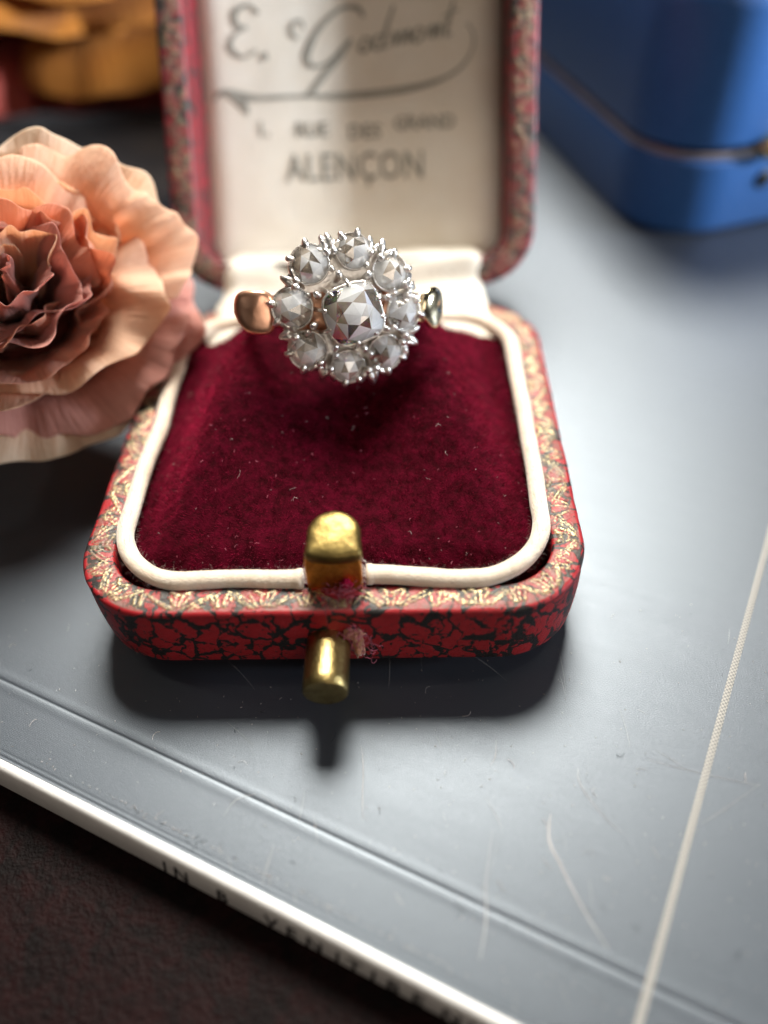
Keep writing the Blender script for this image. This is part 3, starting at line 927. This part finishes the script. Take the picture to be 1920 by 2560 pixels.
def collet(r, hgt, seed=0):
    """metal cup behind a stone: thin lip round the girdle, tapering backwards"""
    pr = [(0.001, -.055), (r * .86, -.05), (r * .97, -.035), (r * 1.00, .012), (r * 1.045, .016), (r * 1.075, -.01), (r * 1.05, -.05), (r * .80, -hgt), (r * .5, -hgt - .03)]
    V, F = lathe(pr, 26)
    rr_ = random.Random(seed)
    V = [(x_ * (1 + .02 * mnoise.noise(Vector((x_ * 30, y_ * 30, seed)))), y_ * (1 + .02 * mnoise.noise(Vector((y_ * 30, x_ * 30, seed)))), z_) for x_, y_, z_ in V]
    return V, F


SC_ = 264.6 * 7.2 / 7.15
stones = [(885, 632, 42, 2), (976, 683, 44, 3), (1010, 779, 44, 2), (961, 880, 45, 2), (864, 912, 41, 3), (762, 867, 47, 3), (728, 764, 49, 2), (775, 661, 46, 2)]
labels = ['bright diamond at the top of the cluster', 'cloudy diamond at the upper right', 'diamond with a broad white flash at the right', 'diamond at the lower right', 'brownish diamond at the bottom of the cluster', 'dull pitted diamond at the lower left', 'large diamond with a red reflection at the left', 'diamond at the upper left']
CX, CY = 872., 775.
for k, (px, py, rp, q) in enumerate(stones):
    a = math.atan2(-(py - CY), px - CX)
    rad_ = math.hypot(px - CX, py - CY) / SC_
    r_ = rp / SC_ * 1.02
    tilt = math.radians(13 + (k * 37 % 7) - 3)
    Mx = Matrix.Translation((rad_ * math.cos(a), rad_ * math.sin(a), -.03)) @ Matrix.Rotation(a, 4, 'Z') @ Matrix.Rotation(tilt, 4, 'Y') @ Matrix.Rotation(k * 1.3, 4, 'Z')
    V, F, G_ = rose_cut(r_, r_ * .70, 5 if k % 3 else 6, .045, k, .14)
    dm = mesh_obj('diamond', V, F, M_DIA2 if q == 2 else M_DIA3, ring, False, pre=Mx); dm['label'] = labels[k]; set_facet_sparkle(dm, G_, k + 3)
    V, F = collet(r_, .24, k)
    mesh_obj('collet', V, F, M_SILVER, ring, True, pre=Mx)
# centre stone, raised
Mc = Matrix.Translation(((876 - CX) / SC_, -(779 - CY) / SC_, .11)) @ Matrix.Rotation(.3, 4, 'Z')
V, F, G_ = rose_cut(.300, .185, 6, .05, 78, .12, 2)
def cushion_outline(p):
    x_, y_, z_ = p; q = math.hypot(x_, y_)
    if q < 1e-6: return p
    c_, s_ = x_ / q, y_ / q; k_ = (c_ ** 4 + s_ ** 4) ** -.25
    k_ = .93 + (k_ - 1) * .75
    return (x_ * k_, y_ * k_, z_)
V = [cushion_outline(p) for p in V]
dm = mesh_obj('center_diamond', V, F, M_DIA, ring, False, pre=Mc @ Matrix.Diagonal((1, .96, 1, 1))); dm['label'] = 'large faceted centre diamond'; set_facet_sparkle(dm, G_, 5)
V, F = collet(.280, .30, 9); V = [cushion_outline(p) for p in V]
mesh_obj('center_collet', V, F, M_SILVER, ring, True, pre=Mc)
# claws
def bead(mb, M_, sx, sy, sz, seed):
    V, F = [], []
    for j in range(7):
        ph = math.pi * j / 6
        for i in range(8):
            a = math.tau * i / 8
            k = 1 + .22 * mnoise.noise(Vector((math.cos(a) * 2 + seed, math.sin(a) * 2, ph * 1.5)))
            V.append((math.sin(ph) * math.cos(a) * sx * k, math.sin(ph) * math.sin(a) * sy * k, math.cos(ph) * sz))
    for j in range(6):
        for i in range(8): F.append((j * 8 + i, (j + 1) * 8 + i, (j + 1) * 8 + (i + 1) % 8, j * 8 + (i + 1) % 8))
    mb.add(V, F, M_)


def claw_mesh(seed):
    """leaf shaped pair of claws with a groove, pointing outwards along +x, stem going back"""
    mb = MB()
    for s in (-1, 1):
        bead(mb, Matrix.Translation((.02, s * .034, .0)) @ Matrix.Rotation(s * .5, 4, 'Z') @ Matrix.Rotation(.25, 4, 'Y'), .062, .027, .022, seed + s)
    bead(mb, Matrix.Translation((-.045, 0, .03)), .032, .030, .028, seed + 4)
    V, F = tube([(.0, 0, -.01), (-.03, 0, -.12), (-.10, 0, -.26)], [.04, .035, .03], 8); mb.add(V, F)
    return mb


r4 = random.Random(21)
angs = [math.atan2(-(s[1] - CY), s[0] - CX) for s in stones]
for k in range(8):
    a0, a1 = angs[k], angs[(k + 1) % 8]
    if a1 > a0: a1 -= math.tau
    am = (a0 + a1) / 2
    for off in (-.085, .085):
        a = am + off + r4.uniform(-.02, .02)
        R_ = .61 + r4.uniform(-.012, .02)
        Mx = Matrix.Translation((R_ * math.cos(a), R_ * math.sin(a), -.035 + r4.uniform(-.02, .02))) @ Matrix.Rotation(a + off * 1.5 + r4.uniform(-.3, .3), 4, 'Z') @ Matrix.Rotation(r4.uniform(.0, .45), 4, 'Y') @ Matrix.Scale(r4.uniform(1.1, 1.4), 4)
        claw_mesh(r4.uniform(0, 50)).obj('prong', M_SILVER, ring, True, Mx)
    # inner bead between the ring of stones and the centre
    mb = MB(); R_ = .355 + r4.uniform(-.01, .02)
    bead(mb, Matrix.Translation((R_ * math.cos(am), R_ * math.sin(am), .07)) @ Matrix.Rotation(am, 4, 'Z'), .045, .034, .05, k)
    bead(mb, Matrix.Translation((R_ * 1.2 * math.cos(am + .1), R_ * 1.2 * math.sin(am + .1), .03)) @ Matrix.Rotation(am, 4, 'Z'), .035, .03, .04, k + 9)
    V, F = tube([(R_ * math.cos(am), R_ * math.sin(am), .06), (R_ * .8 * math.cos(am), R_ * .8 * math.sin(am), -.28)], .028, 8); mb.add(V, F)
    mb.obj('bead', M_SILVER, ring, True)
for k in range(10):
    a = math.tau * k / 10 + .2 + r4.uniform(-.07, .07); mb = MB()
    Mx = Mc @ Matrix.Translation((.268 * math.cos(a), .262 * math.sin(a), .015)) @ Matrix.Rotation(a, 4, 'Z') @ Matrix.Rotation(-.4, 4, 'Y')
    bead(mb, Mx, .032, .024 + r4.uniform(-.004, .006), .028, k * 3)
    V, F = tube([(0, 0, 0), (.012, 0, -.08), (-.03, 0, -.26)], .02, 6); mb.add(V, F, Mx)
    mb.obj('center_prong', M_SILVER, ring, True)
# outer claws hugging each outer stone
for k, (px, py, rp, q) in enumerate(stones):
    a = angs[k]; rad_ = math.hypot(px - CX, py - CY) / SC_; r_ = rp / SC_
    for off in ((-.55, .6) if k % 2 else (-.15, .75)):
        mb = MB()
        c_ = Vector((rad_ * math.cos(a) + r_ * 1.02 * math.cos(a + off), rad_ * math.sin(a) + r_ * 1.02 * math.sin(a + off), -.035))
        bead(mb, Matrix.Translation(c_) @ Matrix.Rotation(a + off, 4, 'Z') @ Matrix.Rotation(.2, 4, 'Y'), .055, .034, .036, k + off)
        V, F = tube([c_, c_ + Vector((-.04 * math.cos(a), -.04 * math.sin(a), -.2))], .018, 6); mb.add(V, F)
        mb.obj('prong', M_SILVER, ring, True)
# gallery: pierced cup behind the cluster
V, F = lathe([(.02, -.24), (.30, -.235), (.50, -.20), (.535, -.215), (.50, -.26), (.42, -.40), (.30, -.50), (.05, -.50)], 48)
gl = mesh_obj('gallery', V, F, M_SILVER, ring, True); gl['label'] = 'silver gallery behind the stones'
# band: circle in the local x/z plane, tapering towards its foot
V = []; nu_, nv_ = 96, 14; RB = .90
cz = -.34 - RB + .20
for i in range(nu_):
    a = math.tau * i / nu_
    topness = (math.sin(a) + 1) / 2
    wdt = .085 + .10 * topness ** 2; th = .055 + .02 * topness
    for j in range(nv_):
        b = math.tau * j / nv_
        rr2 = RB + th * math.cos(b); V.append((rr2 * math.cos(a), wdt * math.sin(b), cz + rr2 * math.sin(a)))
bd = mesh_obj('band', V, grid_faces(nu_, nv_, True, True), M_GOLD, ring, True); bd['label'] = 'gold band sunk into the velvet'


def shoulder(side, mtl, label):
    """shield shaped plate at the end of the band, domed, with a narrow neck towards the cluster"""
    V = []; nu_, nv_ = 28, 10
    sx_, sy_, sz_ = (.235, .205, .045) if side < 0 else (.19, .205, .05)
    for j in range(nv_ + 1):
        ph = math.pi * j / nv_
        for i in range(nu_):
            a = math.tau * i / nu_
            r_ = math.sin(ph) ** (.34 if side < 0 else .6)
            ca, sa = math.cos(a), math.sin(a)
            if side < 0:
                qa = math.copysign(abs(ca) ** .62, ca); qb = math.copysign(abs(sa) ** .62, sa)
                xx = qa * sx_ * .84 * (1 - .30 * max(0, -qb) ** 1.5) + .05 * max(0, -qb); yy = qb * sy_ * (1 - .12 * qa * (qb < 0) * -1)
            else:
                yy = sa * sy_; xx = ca * sx_ * (1 - .30 * max(0, -sa) ** 1.5)
            V.append((xx * r_, yy * r_, math.cos(ph) * sz_ - .25 * (xx * r_) ** 2 - (.25 if side < 0 else .9) * max(0, xx * side) ** 2 + (.010 * mnoise.noise(Vector((xx * 8, yy * 8, 4))) if side < 0 else 0)))
    if side < 0:
        V = []
        for k_, z_ in [(.0, .046), (.25, .046), (.5, .045), (.72, .043), (.88, .038), (.96, .028), (1, .012), (1, -.02), (.93, -.04), (.5, -.05), (.0, -.05)]:
            for i in range(nu_):
                ca, sa = math.cos(math.tau * i / nu_), math.sin(math.tau * i / nu_)
                qa = math.copysign(abs(ca) ** .62, ca); qb = math.copysign(abs(sa) ** .62, sa)
                xx = (qa * sx_ * .84 * (1 - .30 * max(0, -qb) ** 1.5) + .05 * max(0, -qb)) * k_
                yy = qb * sy_ * k_
                V.append((xx, yy, z_ - .9 * xx * xx + .008 * mnoise.noise(Vector((xx * 7, yy * 7, 4)))))
    F = []
    for j in range(nv_):
        for i in range(nu_): F.append((j * nu_ + i, (j + 1) * nu_ + i, (j + 1) * nu_ + (i + 1) % nu_, j * nu_ + (i + 1) % nu_))
    M_ = Matrix.Translation((side * (.885 if side < 0 else .86), .0, -.20)) @ Matrix.Rotation(side * math.radians(14 if side < 0 else 36), 4, 'Y')
    o = mesh_obj('shoulder', V, F, mtl, ring, True, pre=M_); o['label'] = label
    mb = MB(); V, F = tube([(side * .60, 0, -.22), (side * .72, 0, -.20), (side * .86, 0, -.26), (side * .90, 0, -.45)], [.07, .085, .10, .07], 12, flat=.5)
    mb.add(V, F)
    for dy in (-.11, .11):
        V, F = tube([(side * .58, dy * .6, -.30), (side * .72, dy, -.22), (side * .82, dy * .9, -.26)], [.03, .035, .03], 8); mb.add(V, F)
    k = mb.obj('neck', M_WGOLD if side > 0 else M_SILVER, o, True)
    return o


shoulder(-1, M_GOLD, 'left shoulder plate, coppery')
shoulder(1, M_WGOLD, 'right shoulder plate reflecting grey')

# ================================================================== DRIED ROSE
def rose(name, center, axis, RAD, n, mats, label, cat, seed, open_=1.0, squash=1.0, crumple=1.0, ridges=.2):
    ax = Vector(axis).normalized()
    xq = Vector((0, 0, 1)).cross(ax).normalized(); yq = ax.cross(xq)
    Rm_ = Matrix((xq, yq, ax)).transposed().to_4x4(); Rm_.translation = Vector(center)
    root = thing(name, None, label, cat, Rm_)
    r = random.Random(seed)
    for i in range(n):
        o = i / (n - 1)
        phi = i * 2.39996 + r.uniform(-.25, .25)
        Ri = RAD * (.07 + .93 * o ** .72) * r.uniform(.88, 1.10)
        half = (.80 if ridges > .5 else .85) + .4 * (1 - o) + r.uniform(-.14, .14)
        if i < 6: half = 1.6
        top = RAD * (.62 - .60 * o ** 1.7 * open_) + RAD * r.uniform(-.06, .06)
        bot = -RAD * .62
        curl = (.03 + .24 * o) * RAD * (r.uniform(-.3, 1.4) if ridges > .5 else r.uniform(.5, 1.3))
        sd = r.uniform(0, 90)
        nu_, nv_ = (34, 24) if n > 20 else (22, 16)
        V = []; uv = []
        for a_ in range(nu_):
            u = a_ / (nu_ - 1) * 2 - 1
            for b_ in range(nv_):
                v = b_ / (nv_ - 1)
                edge = 1 - .22 * abs(u) ** 2.6 + .05 * mnoise.noise(Vector((u * 3, sd, 0))) + ridges * (.08 * mnoise.noise(Vector((u * 5, sd, 9))) + .035 * mnoise.noise(Vector((u * 14, sd, 3))))
                vv = v * edge
                wd_ = (.25 + .75 * min(1, v * 1.6) ** .6)
                ph = phi + u * half * wd_
                rr_ = Ri * (.30 + .70 * vv ** .55) * (1 + .10 * o * vv)
                z = bot + (top - bot) * vv
                # roll the lip outwards
                lip = max(0, v - .70) / .30
                rr_ += curl * lip ** 1.6; z -= curl * .55 * lip ** 2.4
                # crumples
                amp = RAD * .075 * crumple * (.25 + v ** 1.3)
                w1 = mnoise.fractal(Vector((u * 1.6 + sd, v * 1.3, sd)), 1, 2, 3)
                w2 = mnoise.noise(Vector((u * 4 + sd, v * 2.5, sd * .5))) * .5 * lip
                rr_ += amp * (w1 + w2); z += amp * .9 * mnoise.noise(Vector((u * 2.8, v * 2, sd + 5))) + amp * .8 * lip * mnoise.noise(Vector((u * 4, sd, 4)))
                ph += .05 * w1
                rg = 1 - 2.2 * abs(mnoise.noise(Vector((u * 2.1 + sd, v * .9 + sd, 7))))
                rg2 = 1 - 2.2 * abs(mnoise.noise(Vector((u * 5 + sd, v * 1.6, sd))))
                rr_ += ridges * RAD * (.055 * rg * v + .020 * rg2 * (v + .2))
                z += ridges * RAD * (.045 * rg * v + .02 * rg2 * lip)
                V.append((rr_ * math.cos(ph), rr_ * math.sin(ph) * squash, z)); uv.append((u, v))
        mt = mats[min(len(mats) - 1, int(o * len(mats)))] if r.random() < .6 else r.choice(mats)
        p = mesh_obj('petal', V, grid_faces(nu_, nv_), mt, root, True, uv)
        s = p.modifiers.new('thickness', 'SOLIDIFY'); s.thickness = RAD * .006; s.offset = 0
        s2 = p.modifiers.new('smooth', 'SUBSURF'); s2.levels = s2.render_levels = 1
    V, F = lathe([(.001, -.66 * RAD), (RAD * .30, -.60 * RAD), (RAD * .40, -.42 * RAD), (RAD * .30, -.25 * RAD), (RAD * .06, -.16 * RAD), (.001, -.15 * RAD)], 24)
    mesh_obj('receptacle', V, F, M_HEART, root, True)
    return root


M_HEART = plain('dark_flower_heart', (.10, .02, .015), .8, .1, (.05, .012, .008), 6, .5, 18)
PM = [petal_material('petal_mauve', (.34, .06, .02), (.50, .17, .13), (.72, .38, .32), (.26, .07, .05)),
      petal_material('petal_rose', (.60, .15, .02), (.74, .27, .13), (.86, .50, .36), (.48, .14, .07)),
      petal_material('petal_peach', (.76, .22, .03), (.84, .38, .19), (.93, .68, .50), (.60, .26, .10)),
      petal_material('petal_cream', (.80, .32, .06), (.86, .54, .34), (.93, .78, .62), (.68, .34, .14))]
rose('dried_rose', (-3.38, 3.38, 1.86), (.36, -.60, .71), 1.60, 33, PM, 'dried peach pink rose head lying at the left of the ring box', 'dried rose', 4, squash=.77, crumple=1.45, ridges=1.05)
PO = [petal_material('petal_orange', (.40, .11, .006), (.46, .14, .009), (.50, .19, .025), (.34, .08, .006), .4),
      petal_material('petal_rust', (.30, .02, .015), (.34, .04, .03), (.40, .06, .04), (.16, .01, .006), .4)]
rose('orange_flower', (-5.2, 13.2, 3.9), (.25, -.80, .25), 4.2, 17, [PO[0], PO[0], PO[1]], 'blurred orange and rust flower standing far behind the pink rose', 'dried flower', 9, crumple=.8, ridges=.45)

# ---- added dark pouch that darkens the gap behind the pink rose
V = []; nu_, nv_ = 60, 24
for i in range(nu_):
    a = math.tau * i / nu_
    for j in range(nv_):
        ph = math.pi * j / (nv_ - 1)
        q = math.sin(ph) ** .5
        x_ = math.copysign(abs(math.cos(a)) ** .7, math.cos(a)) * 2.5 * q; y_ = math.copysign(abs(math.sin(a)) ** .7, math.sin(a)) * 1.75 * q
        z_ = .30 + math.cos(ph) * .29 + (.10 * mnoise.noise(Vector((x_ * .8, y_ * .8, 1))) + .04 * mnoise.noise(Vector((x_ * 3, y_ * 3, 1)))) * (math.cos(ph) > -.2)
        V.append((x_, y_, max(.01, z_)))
gap_fill = mesh_obj('dark_filler', V, grid_faces(nu_, nv_, True, False, flip=True), cloth_material('black_filler', (.006, .005, .006), (.012, .009, .008), .9, .05, None, .3, 20, .1, uvuse=False), None, True)
gap_fill.location = (-5.2, 9.6, 0); gap_fill.rotation_euler = (0, 0, math.radians(-6))
tag(gap_fill, 'black pouch lying in shadow between the pink rose and the orange flower', 'filler')

# ================================================================== BLUE BOX
mB, ntB, outB = mat('blue_leatherette'); nB = N(ntB)
coB = nB('TexCoord').outputs['Object']
fB = nB('TexNoise', {'Vector': nB.vscale(coB, (1, 1, 5)), 'Scale': 9.0, 'Detail': 3.0}).outputs['Fac']
pB = nB('BsdfPrincipled', {'Base Color': nB.mix(fB, (.020, .090, .29), (.032, .13, .38)), 'Roughness': .42, 'Specular IOR Level': .45,
       'Normal': nB('Bump', {'Height': fB, 'Strength': .15, 'Distance': .05}).outputs[0]})
ntB.links.new(pB.outputs[0], outB.inputs[0])
M_STRIP = metal('grey_metal_strip', (.55, .50, .52), .35, (.45, .40, .42))
BW, BD_, BR = 7.0, 6.5, 1.15
BM = Matrix.Translation((4.28, 7.02, 0)) @ Matrix.Rotation(math.radians(17), 4, 'Z')
bb = thing('blue_box', None, 'large blue rounded box with gold clasp button behind the ring box at the right', 'box', BM)


def rbox(name, z0, z1, inset, mtl, e=.08, top_round=None, parent=None):
    P, Nn, S, L = rrect(inset, BW - inset, inset, BD_ - inset, BR - inset * .5, .12)
    te = top_round or e
    prof = [(-BR * .8, z0, )] + [(-e + e * math.sin(t), z0 + e - e * math.cos(t)) for t in np.linspace(0, math.pi / 2, 5)] + \
           [(-te + te * math.cos(t), z1 - te + te * math.sin(t)) for t in np.linspace(0, math.pi / 2, 7)] + [(-BR * .8, z1)]
    V = [(P[i][0] + Nn[i][0] * o, P[i][1] + Nn[i][1] * o, z) for i in range(len(P)) for o, z in [q[:2] for q in prof]]
    F = grid_faces(len(P), len(prof), True, False)
    k = len(prof); F.append(tuple(i * k for i in range(len(P)))[::-1]); F.append(tuple(i * k + k - 1 for i in range(len(P))))
    return mesh_obj(name, V, F, mtl, parent or bb, True)


lo = rbox('lower_body', 0, 1.12, 0, mB, .10); lo['label'] = 'lower half of the blue box'
rbox('metal_strip', 1.10, 1.20, .05, M_STRIP, .02)
rbox('seam', 1.18, 1.27, .10, plain('dark_gap', (.01, .01, .014), .8, .1), .01)
up_ = rbox('upper_lid', 1.26, 3.3, 0, mB, .09, .35); up_['label'] = 'tall domed upper half of the blue box'
V, F = lathe([(.0001, .16), (.10, .155), (.16, .11), (.175, .0), (.175, -.1)], 24)
cb = mesh_obj('clasp_button', V, F, metal('bright_gold', (.95, .75, .38), .2), bb, True, pre=Matrix.Translation((1.60, -.02, 1.25)) @ Matrix.Rotation(math.radians(90), 4, 'X')); cb['label'] = 'round gold clasp button'
V, F = lathe([(.0001, .03), (.12, .03), (.14, .0), (.14, -.05)], 24)
cb = mesh_obj('lock_hole', V, F, plain('black_metal', (.01, .01, .01), .4, .4), bb, True, pre=Matrix.Translation((1.72, 0, .74)) @ Matrix.Rotation(math.radians(90), 4, 'X')); cb['label'] = 'small dark round catch hole'

# ================================================================== THE BOOK under everything, and the table
E0, E1 = Vector((-2.9, -.79, 0)), Vector((1.34, -2.68, 0))
ed = (E1 - E0).normalized(); en = Vector((-ed.y, ed.x, 0))   # en points away from the edge, over the cover
BKM = Matrix(((ed.x, en.x, 0, E0.x), (ed.y, en.y, 0, E0.y), (0, 0, 1, 0), (0, 0, 0, 1)))
book = thing('book', None, 'large dark grey cloth covered book lying flat under the boxes, with a white edge', 'book', BKM)
mC, ntC, outC = mat('grey_book_cloth'); nC = N(ntC)
coC = nC('UVMap').outputs[0]
wv = nC('TexWave', {'Vector': coC, 'Scale': 24.0, 'Distortion': 1.5, 'Detail': 2.0}, wave_type='BANDS', bands_direction='X').outputs['Fac']
wv2 = nC('TexWave', {'Vector': coC, 'Scale': 24.0, 'Distortion': 1.5, 'Detail': 2.0}, wave_type='BANDS', bands_direction='Y').outputs['Fac']
sp = nC('TexNoise', {'Vector': coC, 'Scale': 80.0, 'Detail': 3.0, 'Roughness': .7}).outputs['Fac']
lg = nC('TexNoise', {'Vector': coC, 'Scale': 1.1, 'Detail': 6.0, 'Roughness': .55}).outputs['Fac']
lg2 = nC('TexNoise', {'Vector': nC.vscale(coC, (.35, 3.0, 1)), 'Scale': 2.4, 'Detail': 6.0, 'Roughness': .6}).outputs['Fac']
colC = nC.mix(lg, (.006, .009, .017), (.011, .014, .023))
dust = nC.ramp(sp, [(.70, (0, 0, 0)), (.78, (1, 1, 1))])
colC = nC.mix(nC.math('MULTIPLY', dust, .25), colC, (.3, .3, .3))
hC = nC.math('ADD', nC.math('ADD', nC.math('MULTIPLY', wv, .10), nC.math('MULTIPLY', wv2, .10)), nC.math('MULTIPLY', sp, .9))
bC = nC('Bump', {'Height': hC, 'Strength': .26, 'Distance': .01})
rC = nC.math('ADD', .45, nC.math('MULTIPLY', nC.math('SUBTRACT', lg2, .5), .10))
pC = nC('BsdfPrincipled', {'Base Color': colC, 'Roughness': rC, 'Specular IOR Level': .5, 'IOR': 2.2, 'Specular Tint': (.80, .90, 1.0, 1), 'Normal': bC.outputs[0], 'Sheen Weight': .05})
ntC.links.new(pC.outputs[0], outC.inputs[0])
# cover: cross-section d (distance from the edge) -> z, with a pressed groove
gd = .46
def cover_z(d):
    z = -.004 * math.exp(-((d - .62) / .013) ** 2) + .002 * math.exp(-((d - .57) / .04) ** 2) + .002 * math.exp(-((d - .67) / .04) ** 2)
    z += -.002 * math.exp(-((d - .045) / .010) ** 2) - .001 * math.exp(-((d - .085) / .010) ** 2)
    return z
ds = sorted(set([round(x, 4) for x in list(np.linspace(.02, .14, 25)) + list(np.linspace(.14, .5, 10)) + list(np.linspace(.5, .75, 40)) + list(np.linspace(.8, 3, 30)) + list(np.linspace(3.2, 17, 30))]))
us = list(np.linspace(-12, 16, 90))
V = [(u, d, cover_z(d)) for u in us for d in ds]
cv = mesh_obj('cover', V, grid_faces(len(us), len(ds)), mC, book, True, [(u, d) for u in us for d in ds]); cv['label'] = 'dark grey cloth cover'
# white rounded edge board
prof = [(.021, .003), (.0, .008), (-.02, .008), (-.040, -.002), (-.056, -.018), (-.066, -.040), (-.072, -.07), (-.125, -.27), (-.10, -.31), (.3, -.42)]
us2 = list(np.linspace(-12, 16, 60))
V = [(u, d, z + .004 * mnoise.noise(Vector((u * .8, 0, 0)))) for u in us2 for d, z in prof]
eb = mesh_obj('white_edge', V, grid_faces(len(us2), len(prof), flip=True), M_BOOKWHITE, book, True); eb['label'] = 'glossy white rounded edge of the book'
# lettering on the side of the edge
for ch, cxx in zip('INBVENITIBENU', (0, .16, .55, 1.0, 1.18, 1.38, 1.58, 1.72, 1.88, 2.04, 2.24, 2.5, 2.7)):
    V, F = text_mesh(ch, .22, 0, .004)
    V3 = [(1.75 + cxx + v[0] * .9, -.079 - (.18 - v[1]) * .265, -.26 + v[1]) for v in V]
    mesh_obj('printed_letter', V3, F, M_BLACKINK, eb, False)
# pages/body under the cover so that the book has its thickness
V = [(-12, .0, -.02), (16, .0, -.02), (16, 17, -.02), (-12, 17, -.02), (-12, .0, -.42), (16, .0, -.42), (16, 17, -.42), (-12, 17, -.42)]
V = [(x_, y_ if y_ > 1 else -.03, z_ - .02) for x_, y_, z_ in V]
mesh_obj('page_block', V, [(0, 1, 2, 3), (7, 6, 5, 4), (0, 4, 5, 1), (1, 5, 6, 2), (2, 6, 7, 3), (3, 7, 4, 0)], plain('page_paper', (.6, .58, .54), .8), book, False)
# cream stitched line
L0, L1 = Vector((4.35, 1.42, 0)), Vector((2.28, -2.56, 0))
ld = (L0 - L1).normalized(); lnm = Vector((-ld.y, ld.x, 0))
mL, ntL, outL = mat('cream_woven_ribbon'); nL = N(ntL)
ck = nL('TexChecker', {'Vector': nL('UVMap').outputs[0], 'Scale': 52.0}).outputs['Fac']
cl = nL.mix(ck, (.36, .35, .32), (.16, .16, .16))
pL = nL('BsdfPrincipled', {'Base Color': cl, 'Roughness': .6, 'Normal': nL('Bump', {'Height': ck, 'Strength': .4, 'Distance': .01}).outputs[0]})
ntL.links.new(pL.outputs[0], outL.inputs[0])
V = []; uv = []; nn_ = 120
inv = BKM.inverted()
for i in range(nn_):
    t = -.6 + i / (nn_ - 1) * 12
    for j, (w, z) in enumerate([(-.030, .002), (-.02, .005), (0, .006), (.02, .005), (.030, .002)]):
        p = inv @ (L1 + ld * t + lnm * w); V.append((p.x, p.y, z)); uv.append((t, w))
rb_ = mesh_obj('cream_ribbon', V, grid_faces(nn_, 5, flip=True), mL, book, True, uv); rb_['label'] = 'thin cream woven line across the grey cover'

# scratches: fine raised scuffs on the cover
M_SCR = plain('pale_scuff', (.34, .34, .35), .5, .4)
def scuff(pts, w, mb):
    P = [Vector((p[0], p[1], 0)) for p in pts]
    V_, F_ = ribbon2d([tuple(inv @ p)[:2] for p in P], w)
    mb.add([(v[0], v[1], .0035) for v in V_], F_)
mb = MB()
def gp(px, py):
    d_ = RT * ((px - 960) / 1905) - UP * ((py - 1280) / 1905) + FW
    return tuple(CAM + d_ * (-CAM.z / d_.z))[:2]
scuff([gp(1376, 2035), gp(1373, 2100), gp(1400, 2160), gp(1440, 2240), gp(1480, 2310), gp(1520, 2370)], [.003, .012, .010, .008, .006, .002], mb)
scuff([gp(903, 1862), gp(908, 1920), gp(906, 2000), gp(908, 2055)], [.001, .004, .004, .001], mb)
scuff([gp(1232, 2075), gp(1215, 2200), gp(1215, 2300), gp(1200, 2400)], [.001, .004, .006, .002], mb)
scuff([gp(1445, 1920), gp(1450, 1960), gp(1500, 2030), gp(1550, 2080)], [.001, .0035, .002, .001], mb)
scuff([gp(1240, 1850), gp(1238, 1890), gp(1225, 1915)], [.001, .004, .001], mb)
scuff([gp(1620, 1900), gp(1780, 1940), gp(1900, 1965)], [.001, .002, .001], mb)
scuff([gp(1900, 1960), gp(1800, 2030), gp(1750, 2060)], [.001, .002, .001], mb)
scuff([gp(685, 2110), gp(670, 2160), gp(655, 2210)], [.001, .004, .001], mb)
scuff([gp(560, 2040), gp(590, 2000), gp(640, 1985)], [.001, .003, .001], mb)
r5 = random.Random(44)
for q in range(26):
    x_, y_ = r5.uniform(560, 1900), r5.uniform(1500, 2480); a_ = r5.choice([1.2, 1.35, 1.5, 1.0, .6]) + r5.gauss(0, .2); l_ = r5.uniform(25, 130)
    pts_ = [gp(x_ + math.cos(a_ + .1 * w_) * l_ * w_, y_ + math.sin(a_ + .1 * w_) * l_ * w_) for w_ in (0, .33, .66, 1)]
    k_ = r5.uniform(.0007, .0018)
    scuff(pts_, [.0003, k_, k_, .0003], mb)
tag(mb.obj('scuff_marks', M_SCR, book, False), kind='stuff')
def on_book(r):
    p = gp(r.uniform(0, 1920), r.uniform(1500, 2560)); q = inv @ Vector((p[0], p[1], 0))
    return (q.x, max(.15, q.y), .004), (0, 0, 1)
fibres('dust_fibres', 40, on_book, (.03, .13), (.001, .002), M_FIBRE, book, 31, 4, .01)
fibres('dust_specks', 420, on_book, (.006, .022), (.0012, .003), M_FIBRE, book, 32, 2, .005)
fibres('dark_fibres', 36, on_book, (.03, .12), (.001, .002), plain('dark_fibre', (.02, .02, .02), .7), book, 33, 4, .01)

# table: dark red brown leather, one sheet
mT, ntT, outT = mat('dark_brown_tabletop'); nT = N(ntT)
coT = nT('TexCoord').outputs['Object']
t1 = nT('TexNoise', {'Vector': warp(nT, coT, 2.0, 1.2), 'Scale': 3.4, 'Detail': 7.0, 'Roughness': .7}).outputs['Fac']
t2 = nT('TexNoise', {'Vector': coT, 'Scale': 14.0, 'Detail': 4.0, 'Roughness': .7}).outputs['Fac']
cT = nT.mix(nT.ramp(t1, [(.4, (0, 0, 0)), (.66, (1, 1, 1))]), (.0025, .0009, .001), (.012, .0022, .0024))
pT = nT('BsdfPrincipled', {'Base Color': cT, 'Roughness': .6, 'Specular IOR Level': .12, 'Normal': nT('Bump', {'Height': t2, 'Strength': .5, 'Distance': .05}).outputs[0]})
ntT.links.new(pT.outputs[0], outT.inputs[0])
V = [(x_, y_, -.47) for x_ in np.linspace(-60, 60, 13) for y_ in np.linspace(-60, 60, 13)]
tb = mesh_obj('tabletop', V, grid_faces(13, 13), mT, None, True); tag(tb, 'dark red brown tabletop under the book', None, None, 'structure')
